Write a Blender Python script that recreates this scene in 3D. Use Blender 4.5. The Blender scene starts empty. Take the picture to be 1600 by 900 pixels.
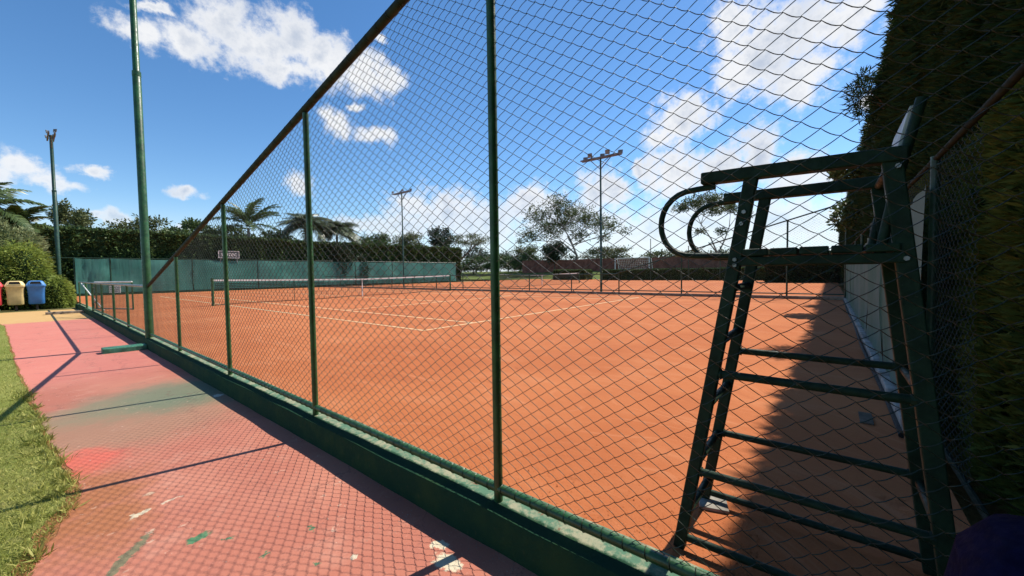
import bpy, math, random
import numpy as np
from mathutils import Vector, Matrix
random.seed(7); RNG = np.random.default_rng(11)
S = bpy.context.scene; COL = S.collection; R = math.radians; PI = math.pi

# ------------------------------------------------------------------ camera
CAM_H = 1.10
yaw, pitch, roll = R(39.0), R(-2.24), R(0.81)
fw = Vector((math.cos(yaw)*math.cos(pitch), math.sin(yaw)*math.cos(pitch), math.sin(pitch)))
r0 = fw.cross(Vector((0, 0, 1))).normalized(); u0 = r0.cross(fw)
cr = math.cos(roll)*r0 - math.sin(roll)*u0; cu = math.sin(roll)*r0 + math.cos(roll)*u0
cd = bpy.data.cameras.new('camera'); cam = bpy.data.objects.new('camera', cd); COL.objects.link(cam)
m = Matrix((cr, cu, -fw)).transposed().to_4x4(); m.translation = (0, 0, CAM_H); cam.matrix_world = m
cd.sensor_width = 36; cd.lens = 613/1600*36; cd.clip_start = 0.02; cd.clip_end = 3000
S.camera = cam

# ------------------------------------------------------------------ light
SUN_AZ, SUN_EL = -14.5, 51.0
S.view_settings.view_transform = 'Standard'; S.view_settings.look = 'None'
S.view_settings.exposure = 0.42; S.view_settings.gamma = 1.0
sd = Vector((math.cos(R(SUN_EL))*math.cos(R(SUN_AZ)), math.cos(R(SUN_EL))*math.sin(R(SUN_AZ)), math.sin(R(SUN_EL))))
sl = bpy.data.lights.new('sun', 'SUN'); sl.energy = 4.8; sl.angle = R(0.5); sl.color = (1.0, 0.94, 0.84)
so = bpy.data.objects.new('sun', sl); COL.objects.link(so); so.rotation_euler = sd.to_track_quat('Z', 'Y').to_euler()
so.location = (20, -10, 40)

class G:
    """small helper for writing node graphs"""
    def __init__(s, nt): s.nt = nt; s.L = nt.links
    def node(s, t, **kw):
        n = s.nt.nodes.new(t)
        for k, v in kw.items(): setattr(n, k, v)
        return n
    def put(s, inp, v):
        if hasattr(v, 'is_output'): s.L.new(v, inp)
        elif v is not None: inp.default_value = v
    def math(s, op, a, b=None, c=None, clamp=False):
        n = s.node('ShaderNodeMath', operation=op, use_clamp=clamp)
        for i, v in enumerate((a, b, c)): s.put(n.inputs[i], v)
        return n.outputs[0]
    def vec(s, op, a, b=None, c=None):
        n = s.node('ShaderNodeVectorMath', operation=op)
        for i, v in enumerate((a, b, c)): s.put(n.inputs[i], v)
        return n.outputs['Value'] if op in ('LENGTH', 'DOT_PRODUCT') else n.outputs[0]
    def noise(s, vec, scale, detail=4, rough=.55, dim='3D', out=0):
        n = s.node('ShaderNodeTexNoise', noise_dimensions=dim)
        s.put(n.inputs['Vector'], vec); n.inputs['Scale'].default_value = scale
        n.inputs['Detail'].default_value = detail; n.inputs['Roughness'].default_value = rough
        return n.outputs[out]
    def ramp(s, fac, lo, hi, a=0., b=1., smooth=True):
        n = s.node('ShaderNodeMapRange', interpolation_type='SMOOTHSTEP' if smooth else 'LINEAR')
        s.put(n.inputs[0], fac)
        for i, v in enumerate((lo, hi, a, b)): s.put(n.inputs[i+1], v)
        return n.outputs[0]
    def mix(s, f, a, b):
        n = s.node('ShaderNodeMix', data_type='RGBA')
        s.put(n.inputs[0], f)
        for i, v in ((6, a), (7, b)):
            if isinstance(v, tuple): v = (*v[:3], 1)
            s.put(n.inputs[i], v)
        return n.outputs[2]
    def obj(s): return s.node('ShaderNodeTexCoord').outputs['Object']
    def pos(s): return s.node('ShaderNodeNewGeometry').outputs['Position']
    def bump(s, h, strength=.3, dist=.02):
        n = s.node('ShaderNodeBump'); n.inputs['Strength'].default_value = strength; n.inputs['Distance'].default_value = dist
        s.put(n.inputs['Height'], h); return n.outputs[0]

# ------------------------------------------------------------------ sky
W = bpy.data.worlds.new('World'); S.world = W; W.use_nodes = True
nt = W.node_tree; nt.nodes.clear(); g = G(nt)
sky = g.node('ShaderNodeTexSky', sky_type='NISHITA'); sky.sun_disc = False
sky.sun_elevation = R(SUN_EL); sky.sun_rotation = R(90-SUN_AZ); sky.air_density = 1.0; sky.dust_density = 0.2; sky.ozone_density = 2.5; sky.altitude = 600
hsv = g.node('ShaderNodeHueSaturation'); hsv.inputs['Saturation'].default_value = 1.22; hsv.inputs['Value'].default_value = 1.24
g.L.new(sky.outputs[0], hsv.inputs['Color'])
d = g.vec('NORMALIZE', g.node('ShaderNodeTexCoord').outputs['Generated'])
sp = g.node('ShaderNodeSeparateXYZ'); g.L.new(d, sp.inputs[0])
az = g.math('MULTIPLY', g.math('ARCTAN2', sp.outputs[1], sp.outputs[0]), 180/PI)
el = g.math('MULTIPLY', g.math('ARCSINE', sp.outputs[2]), 180/PI)
cb = g.node('ShaderNodeCombineXYZ'); g.L.new(az, cb.inputs[0]); g.L.new(el, cb.inputs[1])
n1 = g.noise(d, 9, 9, .62, out=1); warp = g.vec('MULTIPLY_ADD', g.vec('SUBTRACT', n1, (.5, .5, .5)), (7, 5, 0), cb.outputs[0])
CLOUDS = [(81.7, 24.5, 2.5, 1.4), (77.8, 24.6, 3.9, 2.0), (74.8, 27.1, 3.0, 2.6), (71.2, 25.7, 5.2, 2.8), (67.4, 27.7, 4.2, 3.0), (64.2, 26.1, 4.3, 3.2), (59.6, 25.2, 4.4, 2.3), (55.4, 24.8, 2.4, 1.4), (69.3, 23.9, 4.1, 1.6), (80.5, 27.2, 1.8, 0.5), (62.5, 19.3, 2.3, 1.6), (57.5, 18.3, 2.6, 1.2), (66.5, 11.4, 2.0, 1.7), (60.1, 21.6, 1.0, 0.6), (57.0, 28.8, 1.0, 0.6), (90.2, 9.7, 1.5, 1.6), (88.6, 8.6, 1.9, 0.9), (91.2, 8.7, 1.3, 1.5), (86.5, 10.6, 1.3, 0.7), (78.2, 9.5, 1.8, 0.7), (83.8, 6.2, 1.0, 0.8), (85.0, 6.1, 0.8, 0.4), (79.3, 5.7, 1.2, 0.6), (9.5, 27.8, 3.5, 2.5), (4.9, 25.4, 5.3, 3.9), (0.7, 25.6, 3.9, 3.1), (7.4, 22.6, 4.7, 2.7), (3.0, 20.9, 3.9, 2.9), (-1.4, 25.7, 2.4, 1.9), (16.0, 19.0, 3.7, 3.4), (17.6, 17.0, 2.6, 2.2), (13.4, 19.4, 3.1, 1.8), (16.8, 12.4, 5.2, 3.4), (7.3, 13.9, 3.0, 3.3), (11.5, 12.6, 4.0, 2.9), (20.9, 13.6, 1.3, 1.6), (2.8, 10.3, 3.6, 2.6), (-2.9, 17.4, 1.0, 1.0), (48.1, 8.4, 7.2, 3.7), (55.2, 7.0, 5.1, 2.3), (42.6, 6.9, 8.3, 3.6), (36.0, 9.7, 5.1, 2.7), (26.1, 10.6, 3.3, 3.6), (29.7, 6.4, 9.9, 3.2), (20.9, 5.1, 10.0, 3.0), (12.9, 6.0, 9.0, 3.4), (4.6, 5.7, 7.6, 3.3), (53.4, 9.8, 3.7, 2.1), (60.2, 6.8, 3.6, 1.4)]
for k in range(14):   # the same broken cumulus all round, outside the frame
    CLOUDS.append((118+k*16.5 if 118+k*16.5 < 180 else 118+k*16.5-360, 8+(k*37 % 34), 7+(k*5 % 4), 2.6+(k*3 % 3)*.6))
best = None; lowest = None
for a, e, rx, ry in CLOUDS:
    v = g.vec('MULTIPLY', g.vec('SUBTRACT', warp, (a, e, 0)), (1/rx, 1/ry, 0)); v = g.vec('LENGTH', v)
    if best is None: best = v
    else: best = g.math('SMOOTH_MIN', best, v, .25)
n2 = g.noise(d, 22, 10, .66); n3 = g.noise(d, 5.5, 8, .6); n5 = g.noise(d, 60, 6, .65)
dens = g.math('ADD', g.math('SUBTRACT', 1.12, best), g.math('MULTIPLY', g.math('SUBTRACT', n2, .5), 2.1))
dens = g.math('ADD', dens, g.math('MULTIPLY', g.math('SUBTRACT', n5, .5), .7))
alpha = g.ramp(dens, -.15, .72)
shade = g.ramp(g.math('ADD', g.math('MULTIPLY', g.math('SUBTRACT', n3, .5), 1.8), g.math('MULTIPLY', dens, .55)), .15, 1.05)
ccol = g.mix(shade, (7.1, 7.15, 7.25), (4.1, 4.6, 5.5))
# clouds low over the horizon lie behind more air and cover it less
skyc = g.mix(g.ramp(el, 9, 0, 0, .8), hsv.outputs[0], (5.0, 5.9, 7.0))   # pale air near the horizon, all the way round
thin = g.ramp(el, 4, 13, .62, .97)
fin = g.mix(g.math('MULTIPLY', alpha, thin), skyc, ccol)
bg = g.node('ShaderNodeBackground'); bg.inputs[1].default_value = 0.1
g.L.new(fin, bg.inputs[0]); wo = g.node('ShaderNodeOutputWorld'); g.L.new(bg.outputs[0], wo.inputs[0])

# ------------------------------------------------------------------ materials
def mat(name):
    m = bpy.data.materials.new(name); m.use_nodes = True
    g = G(m.node_tree); b = m.node_tree.nodes['Principled BSDF']
    return m, g, b
def simple(name, col, rough=.6, var=.25, scale=6, spec=.4, bump=0, metal=0, col2=None, wear=None, coat=0):
    m, g, b = mat(name); o = g.obj()
    n = g.noise(o, scale, 6, .6)
    c2 = col2 or tuple(c*(1-var) for c in col)
    c = g.mix(g.ramp(n, .35, .65), c2, tuple(min(1, x*(1+var*.5)) for x in col))
    if wear:
        w = g.ramp(g.noise(o, wear[1], 8, .7), wear[2], wear[2]+.05)
        c = g.mix(w, c, wear[0])
    g.put(b.inputs['Base Color'], c); b.inputs['Specular IOR Level'].default_value = spec
    g.put(b.inputs['Roughness'], g.ramp(g.noise(o, scale*2.3, 4), .3, .7, max(0, rough-.12), min(1, rough+.12)))
    b.inputs['Metallic'].default_value = metal
    if bump: g.put(b.inputs['Normal'], g.bump(g.noise(o, scale*6, 5, .65), bump, .01))
    return m
def leaf(name, c1, c2, trans=.25, rough=.55, spec=.3):
    m, g, b = mat(name)
    rnd = g.node('ShaderNodeNewGeometry').outputs['Random Per Island']
    big = g.noise(g.obj(), .9, 3)
    c = g.mix(g.math('ADD', g.math('MULTIPLY', rnd, .65), g.math('MULTIPLY', g.math('SUBTRACT', big, .35), 1.1), clamp=True), c1, c2)
    g.put(b.inputs['Base Color'], c); b.inputs['Roughness'].default_value = rough; b.inputs['Specular IOR Level'].default_value = spec
    t = g.node('ShaderNodeBsdfTranslucent'); g.put(t.inputs[0], c)
    mx = g.node('ShaderNodeMixShader'); mx.inputs[0].default_value = trans
    g.L.new(b.outputs[0], mx.inputs[1]); g.L.new(t.outputs[0], mx.inputs[2])
    g.L.new(mx.outputs[0], m.node_tree.nodes['Material Output'].inputs[0])
    return m
M = {}
M['green'] = simple('green_enamel', (.026, .100, .030), .42, .35, 9, .5, .12, wear=((.06, .07, .03), 13, .74))
M['green2'] = simple('dark_green_enamel', (.016, .060, .034), .45, .35, 9, .5, .15, wear=((.055, .05, .04), 17, .69))
M['chair'] = simple('chair_enamel', (.013, .036, .020), .6, .35, 14, .22, .25, wear=((.075, .085, .06), 27, .67))
M['rail'] = simple('weathered_rail', (.026, .036, .028), .7, .4, 10, .2, .2, wear=((.045, .042, .032), 9, .62))
M['wire'] = simple('coated_wire', (.020, .034, .022), .38, .3, 30, .5)
M['wire_far'] = simple('far_wire', (.05, .075, .06), .5, .3, 5, .4)
M['steel'] = simple('galvanised_steel', (.34, .36, .36), .45, .3, 9, .5, .1, .5)
M['lampgrey'] = simple('lamp_housing', (.16, .16, .165), .5, .35, 9, .4)
M['glass'] = simple('lamp_glass', (.25, .22, .22), .15, .2, 9, .6)
M['matte'] = simple('matte_dark_paint', (.014, .024, .016), .85, .3, 9, .1)
M['white'] = simple('white_tape', (.74, .74, .70), .7, .12, 12, .3)
M['board'] = simple('white_board', (.74, .75, .72), .55, .10, 12, .4)
M['ink'] = simple('grey_print', (.28, .30, .31), .6, .1, 12, .3)
M['signdark'] = simple('dark_sign_face', (.11, .125, .12), .5, .2, 6, .4)
M['net'] = simple('net_cord', (.012, .013, .012), .8, .2, 20, .2)
M['hose'] = simple('black_hose', (.02, .022, .022), .7, .2, 20, .15)
M['concrete'] = simple('old_concrete', (.33, .31, .27), .85, .35, 7, .25, .35, col2=(.20, .17, .14))
M['plank'] = simple('painted_slab', (.055, .20, .125), .6, .4, 7, .35, .3, wear=((.24, .24, .18), 10, .62))
M['plank2'] = simple('bare_slab', (.27, .21, .15), .8, .4, 7, .3, .3)
M['bark'] = simple('bark', (.12, .095, .07), .9, .45, 8, .2, .6)
M['palebark'] = simple('pale_bark', (.26, .235, .20), .9, .35, 6, .2, .5)
M['navy'] = simple('navy_nylon', (.006, .0065, .030), .85, .3, 30, .06, .25)
M['black'] = simple('black_webbing', (.008, .008, .009), .6, .2, 30, .35)
M['dark'] = simple('dark_opening', (.012, .012, .012), .9, .2, 9, .2)
M['clay_wall'] = simple('red_clay_wall', (.21, .095, .065), .9, .35, 1.2, .2, .3)
M['backrest'] = simple('white_backrest', (.42, .46, .42), .55, .2, 12, .35)
M['screen_white'] = None
for k, c in (('yellow', (.62, .47, .20)), ('blue', (.035, .17, .42)), ('red', (.55, .045, .055))):
    M['bin_'+k] = simple(k+'_plastic', c, .38, .14, 5, .5, .05)
    M['lid_'+k] = simple(k+'_lid_plastic', tuple(min(.8, x*1.25+.03) for x in c), .4, .12, 5, .5, .05)
M['hedge'] = leaf('hedge_leaves', (.028, .060, .018), (.115, .170, .052), .15, .5)
M['hedge_core'] = simple('hedge_core', (.030, .055, .020), .95, .5, 3, .1, .6)
M['cypress'] = leaf('cypress_sprays', (.013, .032, .011), (.040, .072, .022), .2, .75, .1)
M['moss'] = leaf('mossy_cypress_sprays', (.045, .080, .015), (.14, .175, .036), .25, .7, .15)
M['pale_leaf'] = leaf('pale_shrub_leaves', (.13, .17, .065), (.32, .36, .17), .35, .5)
M['thuja'] = leaf('thuja_sprays', (.15, .215, .035), (.36, .42, .09), .35, .6)
M['tree'] = leaf('tree_leaves', (.045, .080, .024), (.125, .175, .055), .25, .5)
M['olive'] = leaf('olive_leaves', (.070, .090, .036), (.17, .19, .075), .25, .55)
M['tree_dark'] = leaf('dark_tree_leaves', (.018, .036, .018), (.055, .085, .040), .2, .5)
M['feathery'] = leaf('feathery_leaves', (.045, .070, .022), (.12, .145, .055), .35, .5)
M['palm'] = leaf('palm_leaflets', (.045, .085, .025), (.13, .18, .06), .25, .38, .5)
M['palmgrey'] = leaf('grey_palm_leaflets', (.060, .085, .040), (.16, .19, .10), .25, .4, .5)
M['blade'] = leaf('grass_blades', (.21, .265, .040), (.58, .53, .17), .3, .6)

def screen_mat(name, c, c2, tr):
    m, g, b = mat(name); o = g.obj()
    n = g.noise(o, .8, 5, .6)
    st = g.vec('MULTIPLY', o, (1, 1, .12))
    c = g.mix(g.ramp(g.math('ADD', g.math('MULTIPLY', n, .6), g.math('MULTIPLY', g.noise(st, 3.2, 4), .4)), .38, .62), c, c2)
    g.put(b.inputs['Base Color'], c); b.inputs['Roughness'].default_value = .75; b.inputs['Specular IOR Level'].default_value = .2
    wv = g.noise(st, 2.2, 3); g.put(b.inputs['Normal'], g.bump(wv, .5, .08))
    t = g.node('ShaderNodeBsdfTranslucent'); g.put(t.inputs[0], c)
    mx = g.node('ShaderNodeMixShader'); mx.inputs[0].default_value = tr
    g.L.new(b.outputs[0], mx.inputs[1]); g.L.new(t.outputs[0], mx.inputs[2])
    g.L.new(mx.outputs[0], m.node_tree.nodes['Material Output'].inputs[0])
    return m
M['screen'] = screen_mat('teal_windscreen', (.065, .25, .205), (.105, .31, .26), .3)
M['screen_white'] = screen_mat('pale_windscreen', (.22, .36, .30), (.13, .29, .22), .45)

def court_mat():
    m, g, b = mat('red_clay'); o = g.pos()
    big = g.noise(o, .35, 5, .6); mid = g.noise(g.vec('MULTIPLY', o, (1, .45, 1)), 2.2, 6, .62); fine = g.noise(o, 38, 5, .7); grit = g.noise(o, 130, 3, .7)
    c = g.mix(g.ramp(big, .35, .65), (.43, .132, .048), (.495, .168, .064))
    c = g.mix(g.math('MULTIPLY', g.ramp(mid, .50, .70), .45), c, (.55, .225, .105))
    c = g.mix(g.math('MULTIPLY', g.ramp(mid, .46, .30), .35), c, (.38, .118, .050))
    c = g.mix(g.math('MULTIPLY', g.ramp(grit, .56, .70), .5), c, (.24, .075, .035))
    # drag-brush sweeps, slide marks and foot scuffs
    dist = g.vec('MULTIPLY_ADD', g.vec('SUBTRACT', g.noise(o, .22, 3, .5, out=1), (.5, .5, .5)), (6, 6, 0), o)
    sw = g.noise(g.vec('MULTIPLY', dist, (9, .35, 1)), 1.6, 5, .6)
    c = g.mix(g.math('MULTIPLY', g.ramp(sw, .55, .70), .28), c, (.60, .275, .145))
    c = g.mix(g.math('MULTIPLY', g.ramp(sw, .44, .32), .30), c, (.36, .110, .046))
    vs = g.node('ShaderNodeTexVoronoi', feature='F1'); g.put(vs.inputs['Vector'], g.vec('MULTIPLY_ADD', g.vec('SUBTRACT', g.noise(o, 7, 4, .6, out=1), (.5, .5, .5)), (.25, .25, 0), g.vec('MULTIPLY', o, (1, .8, 1)))); vs.inputs['Scale'].default_value = 3.4
    foot = g.math('MULTIPLY', g.ramp(vs.outputs[0], .24, .12), g.ramp(g.noise(o, .6, 3), .48, .60))
    c = g.mix(g.math('MULTIPLY', foot, .38), c, (.34, .105, .045))
    g.put(b.inputs['Base Color'], c); b.inputs['Roughness'].default_value = .95; b.inputs['Specular IOR Level'].default_value = .12
    h = g.math('ADD', g.math('MULTIPLY', fine, .7), g.math('ADD', g.math('MULTIPLY', grit, .5), g.math('ADD', g.math('MULTIPLY', mid, 1.0), g.math('MULTIPLY', foot, -1.2))))
    g.put(b.inputs['Normal'], g.bump(h, .55, .012))
    return m
M['clay'] = court_mat()
def line_mat():
    m, g, b = mat('dusty_line'); o = g.pos()
    c = g.mix(g.ramp(g.noise(o, 7, 6, .7), .50, .72), (.76, .58, .32), (.56, .29, .14))
    g.put(b.inputs['Base Color'], c); b.inputs['Roughness'].default_value = .9
    return m
M['line'] = line_mat()

def blobmask(g, vec, cx, cy, rx, ry, rot=0., soft=(.75, 1.1)):
    v = g.vec('SUBTRACT', vec, (cx, cy, 0))
    if rot:
        n = g.node('ShaderNodeVectorRotate', rotation_type='Z_AXIS'); g.put(n.inputs[0], v); n.inputs['Angle'].default_value = -rot; v = n.outputs[0]
    v = g.vec('LENGTH', g.vec('MULTIPLY', v, (1/rx, 1/ry, 0)))
    return g.ramp(v, soft[1], soft[0])
def path_mat():
    m, g, b = mat('painted_concrete'); o = g.pos()
    wn = g.noise(o, 5, 7, .65, out=1); w = g.vec('MULTIPLY_ADD', g.vec('SUBTRACT', wn, (.5, .5, .5)), (.5, .7, 0), o)
    wn2 = g.noise(o, 26, 6, .7, out=1); w2 = g.vec('MULTIPLY_ADD', g.vec('SUBTRACT', wn2, (.5, .5, .5)), (.10, .12, 0), o)
    big = g.noise(o, .9, 6, .6); mid = g.noise(o, 4.5, 7, .65); fine = g.noise(o, 60, 5, .7)
    s0 = g.node('ShaderNodeSeparateXYZ'); g.put(s0.inputs[0], w)
    c = g.mix(g.ramp(big, .38, .62), (.45, .158, .104), (.51, .20, .132))
    c = g.mix(g.ramp(s0.outputs[1], 6.3, 8.0, 0, .75), c, (.60, .195, .150))
    c = g.mix(g.math('MULTIPLY', g.ramp(mid, .52, .72), .5), c, (.56, .27, .19))
    c = g.mix(g.math('MULTIPLY', g.ramp(mid, .45, .28), .35), c, (.34, .125, .10))
    # worn brown-grey stretch, the green paint that shows through it, the fresh red patch, dust
    c = g.mix(g.math('MULTIPLY', blobmask(g, w, .55, 4.75, .95, 1.0, 0, (.45, 1.15)), .72), c, (.34, .205, .125))
    c = g.mix(g.math('MULTIPLY', blobmask(g, w, 1.0, 5.45, .9, .85, 0, (.35, 1.2)), .82), c, (.12, .195, .12))
    c = g.mix(g.math('MULTIPLY', blobmask(g, w, 3.0e-1, 5.3, .6, .5, 0, (.3, 1.2)), .55), c, (.24, .22, .13))
    c = g.mix(g.math('MULTIPLY', blobmask(g, w, .20, 3.93, .26, .34, 0, (.35, 1.15)), .75), c, (.66, .125, .085))
    dn = g.math('MULTIPLY', g.ramp(g.noise(o, 3.2, 6, .65), .3, .55), .85)
    c = g.mix(g.math('MULTIPLY', blobmask(g, w, .14, 3.15, .34, .75, 0, (.3, 1.2)), dn), c, (.36, .135, .05))
    for (x, y, rx, ry, rot, col) in (
        (.33, 2.83, .05, .028, .5, (.62, .55, .38)), (.46, 2.86, .055, .012, .3, (.60, .50, .36)), (.40, 3.05, .03, .02, 0, (.52, .36, .24)),
        (1.10, 1.27, .045, .085, .1, (.66, .60, .42)), (1.15, 1.38, .032, .05, .5, (.66, .60, .42)), (.98, 1.22, .03, .02, .5, (.60, .55, .40)),
        (.47, 2.34, .055, .032, .2, (.045, .21, .10)), (.24, 2.45, .19, .030, .95, (.16, .17, .095)), (.56, 2.22, .03, .015, 0, (.05, .19, .10)),
        (.74, 1.72, .018, .02, 0, (.05, .17, .085)), (.86, 1.62, .02, .015, 0, (.60, .55, .40)), (.62, 1.95, .025, .012, .4, (.05, .17, .085)),
        (1.22, 5.0, .05, .06, 0, (.60, .58, .48)), (.84, 1.98, .012, .03, 0, (.05, .17, .085))):
        c = g.mix(g.math('MULTIPLY', blobmask(g, w2, x, y, rx, ry, rot, (.72, 1.0)), .9), c, col)
    # flaked paint: hard-edged chips down to pale screed and to the darker coat below
    ch1 = g.math('MULTIPLY', g.ramp(g.noise(o, 17, 9, .72), .62, .632), g.ramp(g.noise(o, 1.1, 3), .46, .58))
    c = g.mix(g.math('MULTIPLY', ch1, .7), c, (.58, .40, .29))
    ch2 = g.math('MULTIPLY', g.ramp(g.noise(g.vec('ADD', o, (3.1, 7.7, 0)), 12, 9, .72), .62, .632), g.ramp(g.noise(g.vec('ADD', o, (9, 2, 0)), .9, 3), .48, .60))
    c = g.mix(g.math('MULTIPLY', ch2, .6), c, (.25, .105, .08))
    # hairline cracks
    vo = g.node('ShaderNodeTexVoronoi', feature='DISTANCE_TO_EDGE'); g.put(vo.inputs['Vector'], g.vec('MULTIPLY_ADD', g.vec('SUBTRACT', wn, (.5, .5, .5)), (.5, .5, 0), o)); vo.inputs['Scale'].default_value = .9
    c = g.mix(g.math('MULTIPLY', g.ramp(vo.outputs[0], .006, .001), .45), c, (.17, .07, .055))
    c = g.mix(g.math('MULTIPLY', g.ramp(fine, .55, .72), .35), c, (.58, .31, .24))
    # the older ochre coat where the path turns
    s = g.node('ShaderNodeSeparateXYZ'); g.put(s.inputs[0], w)
    c = g.mix(g.ramp(s.outputs[1], 17.7, 18.3), c, g.mix(mid, (.50, .29, .10), (.62, .40, .17)))
    g.put(b.inputs['Base Color'], c); b.inputs['Roughness'].default_value = .8; b.inputs['Specular IOR Level'].default_value = .25
    g.put(b.inputs['Normal'], g.bump(g.math('ADD', fine, g.math('MULTIPLY', mid, .6)), .35, .006))
    return m
M['path'] = path_mat()
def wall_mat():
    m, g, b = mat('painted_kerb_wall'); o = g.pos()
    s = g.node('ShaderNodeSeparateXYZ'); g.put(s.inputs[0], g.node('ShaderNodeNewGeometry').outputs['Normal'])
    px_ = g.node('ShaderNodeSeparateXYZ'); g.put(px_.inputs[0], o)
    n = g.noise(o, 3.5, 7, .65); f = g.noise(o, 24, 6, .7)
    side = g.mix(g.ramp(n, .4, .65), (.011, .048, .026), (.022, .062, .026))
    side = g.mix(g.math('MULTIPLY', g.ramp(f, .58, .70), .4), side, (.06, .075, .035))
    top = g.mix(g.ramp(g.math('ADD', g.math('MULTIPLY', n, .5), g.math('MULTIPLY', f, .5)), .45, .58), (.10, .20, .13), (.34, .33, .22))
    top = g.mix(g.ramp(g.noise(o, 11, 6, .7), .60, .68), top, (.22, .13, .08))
    g.put(b.inputs['Base Color'], g.mix(g.math('MULTIPLY', g.ramp(s.outputs[2], .5, .8), g.ramp(g.math('MULTIPLY_ADD', f, .05, px_.outputs[0]), 1.375, 1.395)), side, top)); b.inputs['Roughness'].default_value = .9; b.inputs['Specular IOR Level'].default_value = .12  # rail shade and unlit outer corner put into the colour; inner strip worn pale
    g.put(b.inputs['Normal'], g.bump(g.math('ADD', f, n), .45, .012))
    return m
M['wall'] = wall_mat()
def ground_mat(name, a, bcol, c3, sc=1.):
    m, g, b = mat(name); o = g.pos()
    n = g.noise(o, .5*sc, 6, .65); f = g.noise(o, 9*sc, 6, .7); ff = g.noise(o, 70*sc, 4, .7)
    c = g.mix(g.ramp(n, .35, .65), a, bcol); c = g.mix(g.math('MULTIPLY', g.ramp(f, .5, .7), .6), c, c3)
    c = g.mix(g.math('MULTIPLY', g.ramp(ff, .45, .65), .5), c, tuple(x*.55 for x in a))
    g.put(b.inputs['Base Color'], c); b.inputs['Roughness'].default_value = .95; b.inputs['Specular IOR Level'].default_value = .1
    g.put(b.inputs['Normal'], g.bump(g.math('ADD', f, ff), .7, .03))
    return m
M['lawn'] = ground_mat('lawn_turf', (.22, .26, .055), (.32, .33, .09), (.42, .36, .15))
M['soil'] = ground_mat('dry_ground', (.13, .13, .045), (.17, .15, .06), (.22, .16, .09), .4)
M['dirt'] = ground_mat('orange_dirt', (.36, .145, .055), (.42, .19, .08), (.46, .25, .12))
M['bank'] = ground_mat('bank_grass', (.10, .15, .035), (.16, .19, .05), (.24, .21, .09), .6)

# ------------------------------------------------------------------ mesh helpers
class MB:
    def __init__(s): s.v = []; s.f = []
    def add(s, vs, fs):
        k = len(s.v); s.v += [tuple(p) for p in vs]; s.f += [tuple(i+k for i in f) for f in fs]; return s
    def box(s, c, size, rz=0.):
        x, y, z = (q/2 for q in size); ca, sa = math.cos(rz), math.sin(rz)
        vs = [(c[0]+ca*a*x-sa*b_*y, c[1]+sa*a*x+ca*b_*y, c[2]+e*z) for e in (-1, 1) for a, b_ in ((-1, -1), (1, -1), (1, 1), (-1, 1))]
        return s.add(vs, [(3, 2, 1, 0), (4, 5, 6, 7), (0, 1, 5, 4), (1, 2, 6, 5), (2, 3, 7, 6), (3, 0, 4, 7)])
    def bar(s, p, q, w, h, up=(0, 0, 1)):
        p, q, up = Vector(p), Vector(q), Vector(up); dr = (q-p).normalized()
        a = dr.cross(up)
        if a.length < 1e-4: a = dr.cross(Vector((1, 0, 0)))
        a.normalize(); b_ = a.cross(dr)
        vs = [o+a*i*w/2+b_*j*h/2 for o in (p, q) for i, j in ((-1, -1), (1, -1), (1, 1), (-1, 1))]
        return s.add(vs, [(3, 2, 1, 0), (4, 5, 6, 7), (0, 1, 5, 4), (1, 2, 6, 5), (2, 3, 7, 6), (3, 0, 4, 7)])
    def tube(s, path, r, n=10, caps=True):
        P = [Vector(p) for p in path]; rs = r if isinstance(r, (list, tuple)) else [r]*len(P)
        vs = []; a = None
        for i, p in enumerate(P):
            t = (P[min(i+1, len(P)-1)]-P[max(i-1, 0)]).normalized()
            if a is None: a = t.cross(Vector((.13, .31, .94))) if abs(t.z) < .9 else t.cross(Vector((1, .05, 0)))
            else: a = a - t*a.dot(t)
            a.normalize(); b_ = t.cross(a)
            vs += [p+(a*math.cos(2*PI*k/n)+b_*math.sin(2*PI*k/n))*rs[i] for k in range(n)]
        fs = [(i*n+k, i*n+(k+1) % n, (i+1)*n+(k+1) % n, (i+1)*n+k) for i in range(len(P)-1) for k in range(n)]
        if caps: fs += [tuple(range(n-1, -1, -1)), tuple(range((len(P)-1)*n, len(P)*n))]
        return s.add(vs, fs)
    def loft(s, rings, cap0=True, cap1=True):
        n = len(rings[0]); vs = [p for r_ in rings for p in r_]
        fs = [(i*n+k, i*n+(k+1) % n, (i+1)*n+(k+1) % n, (i+1)*n+k) for i in range(len(rings)-1) for k in range(n)]
        if cap0: fs.append(tuple(range(n-1, -1, -1)))
        if cap1: fs.append(tuple(range((len(rings)-1)*n, len(rings)*n)))
        return s.add(vs, fs)
    def build(s, name, m, parent=None, smooth=False, bevel=0., local=False):
        off = Vector((0, 0, 0)) if (parent is None or local) else org(parent)
        me = bpy.data.meshes.new(name); me.from_pydata([tuple(Vector(p)-off) for p in s.v], [], s.f); me.update()
        if smooth:
            me.polygons.foreach_set('use_smooth', [True]*len(me.polygons))
            try: me.set_sharp_from_angle(angle=R(40))
            except Exception: pass
        me.materials.append(m)
        o = bpy.data.objects.new(name, me); COL.objects.link(o); o.parent = parent
        if bevel:
            b = o.modifiers.new('bevel', 'BEVEL'); b.width = bevel; b.segments = 2; b.limit_method = 'ANGLE'
        return o
def org(o):
    v = Vector(o.location)
    while o.parent: o = o.parent; v += Vector(o.location)
    return v
def tag(o, label=None, cat=None, group=None, kind=None):
    if label: o['label'] = label
    if cat: o['category'] = cat
    if group: o['group'] = group
    if kind: o['kind'] = kind
    return o
def thing(name, label, cat, loc=(0, 0, 0), group=None, rz=0.):
    o = bpy.data.objects.new(name, None); COL.objects.link(o); o.location = loc; o.rotation_euler = (0, 0, rz)
    o.empty_display_size = .2
    return tag(o, label, cat, group)
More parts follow.
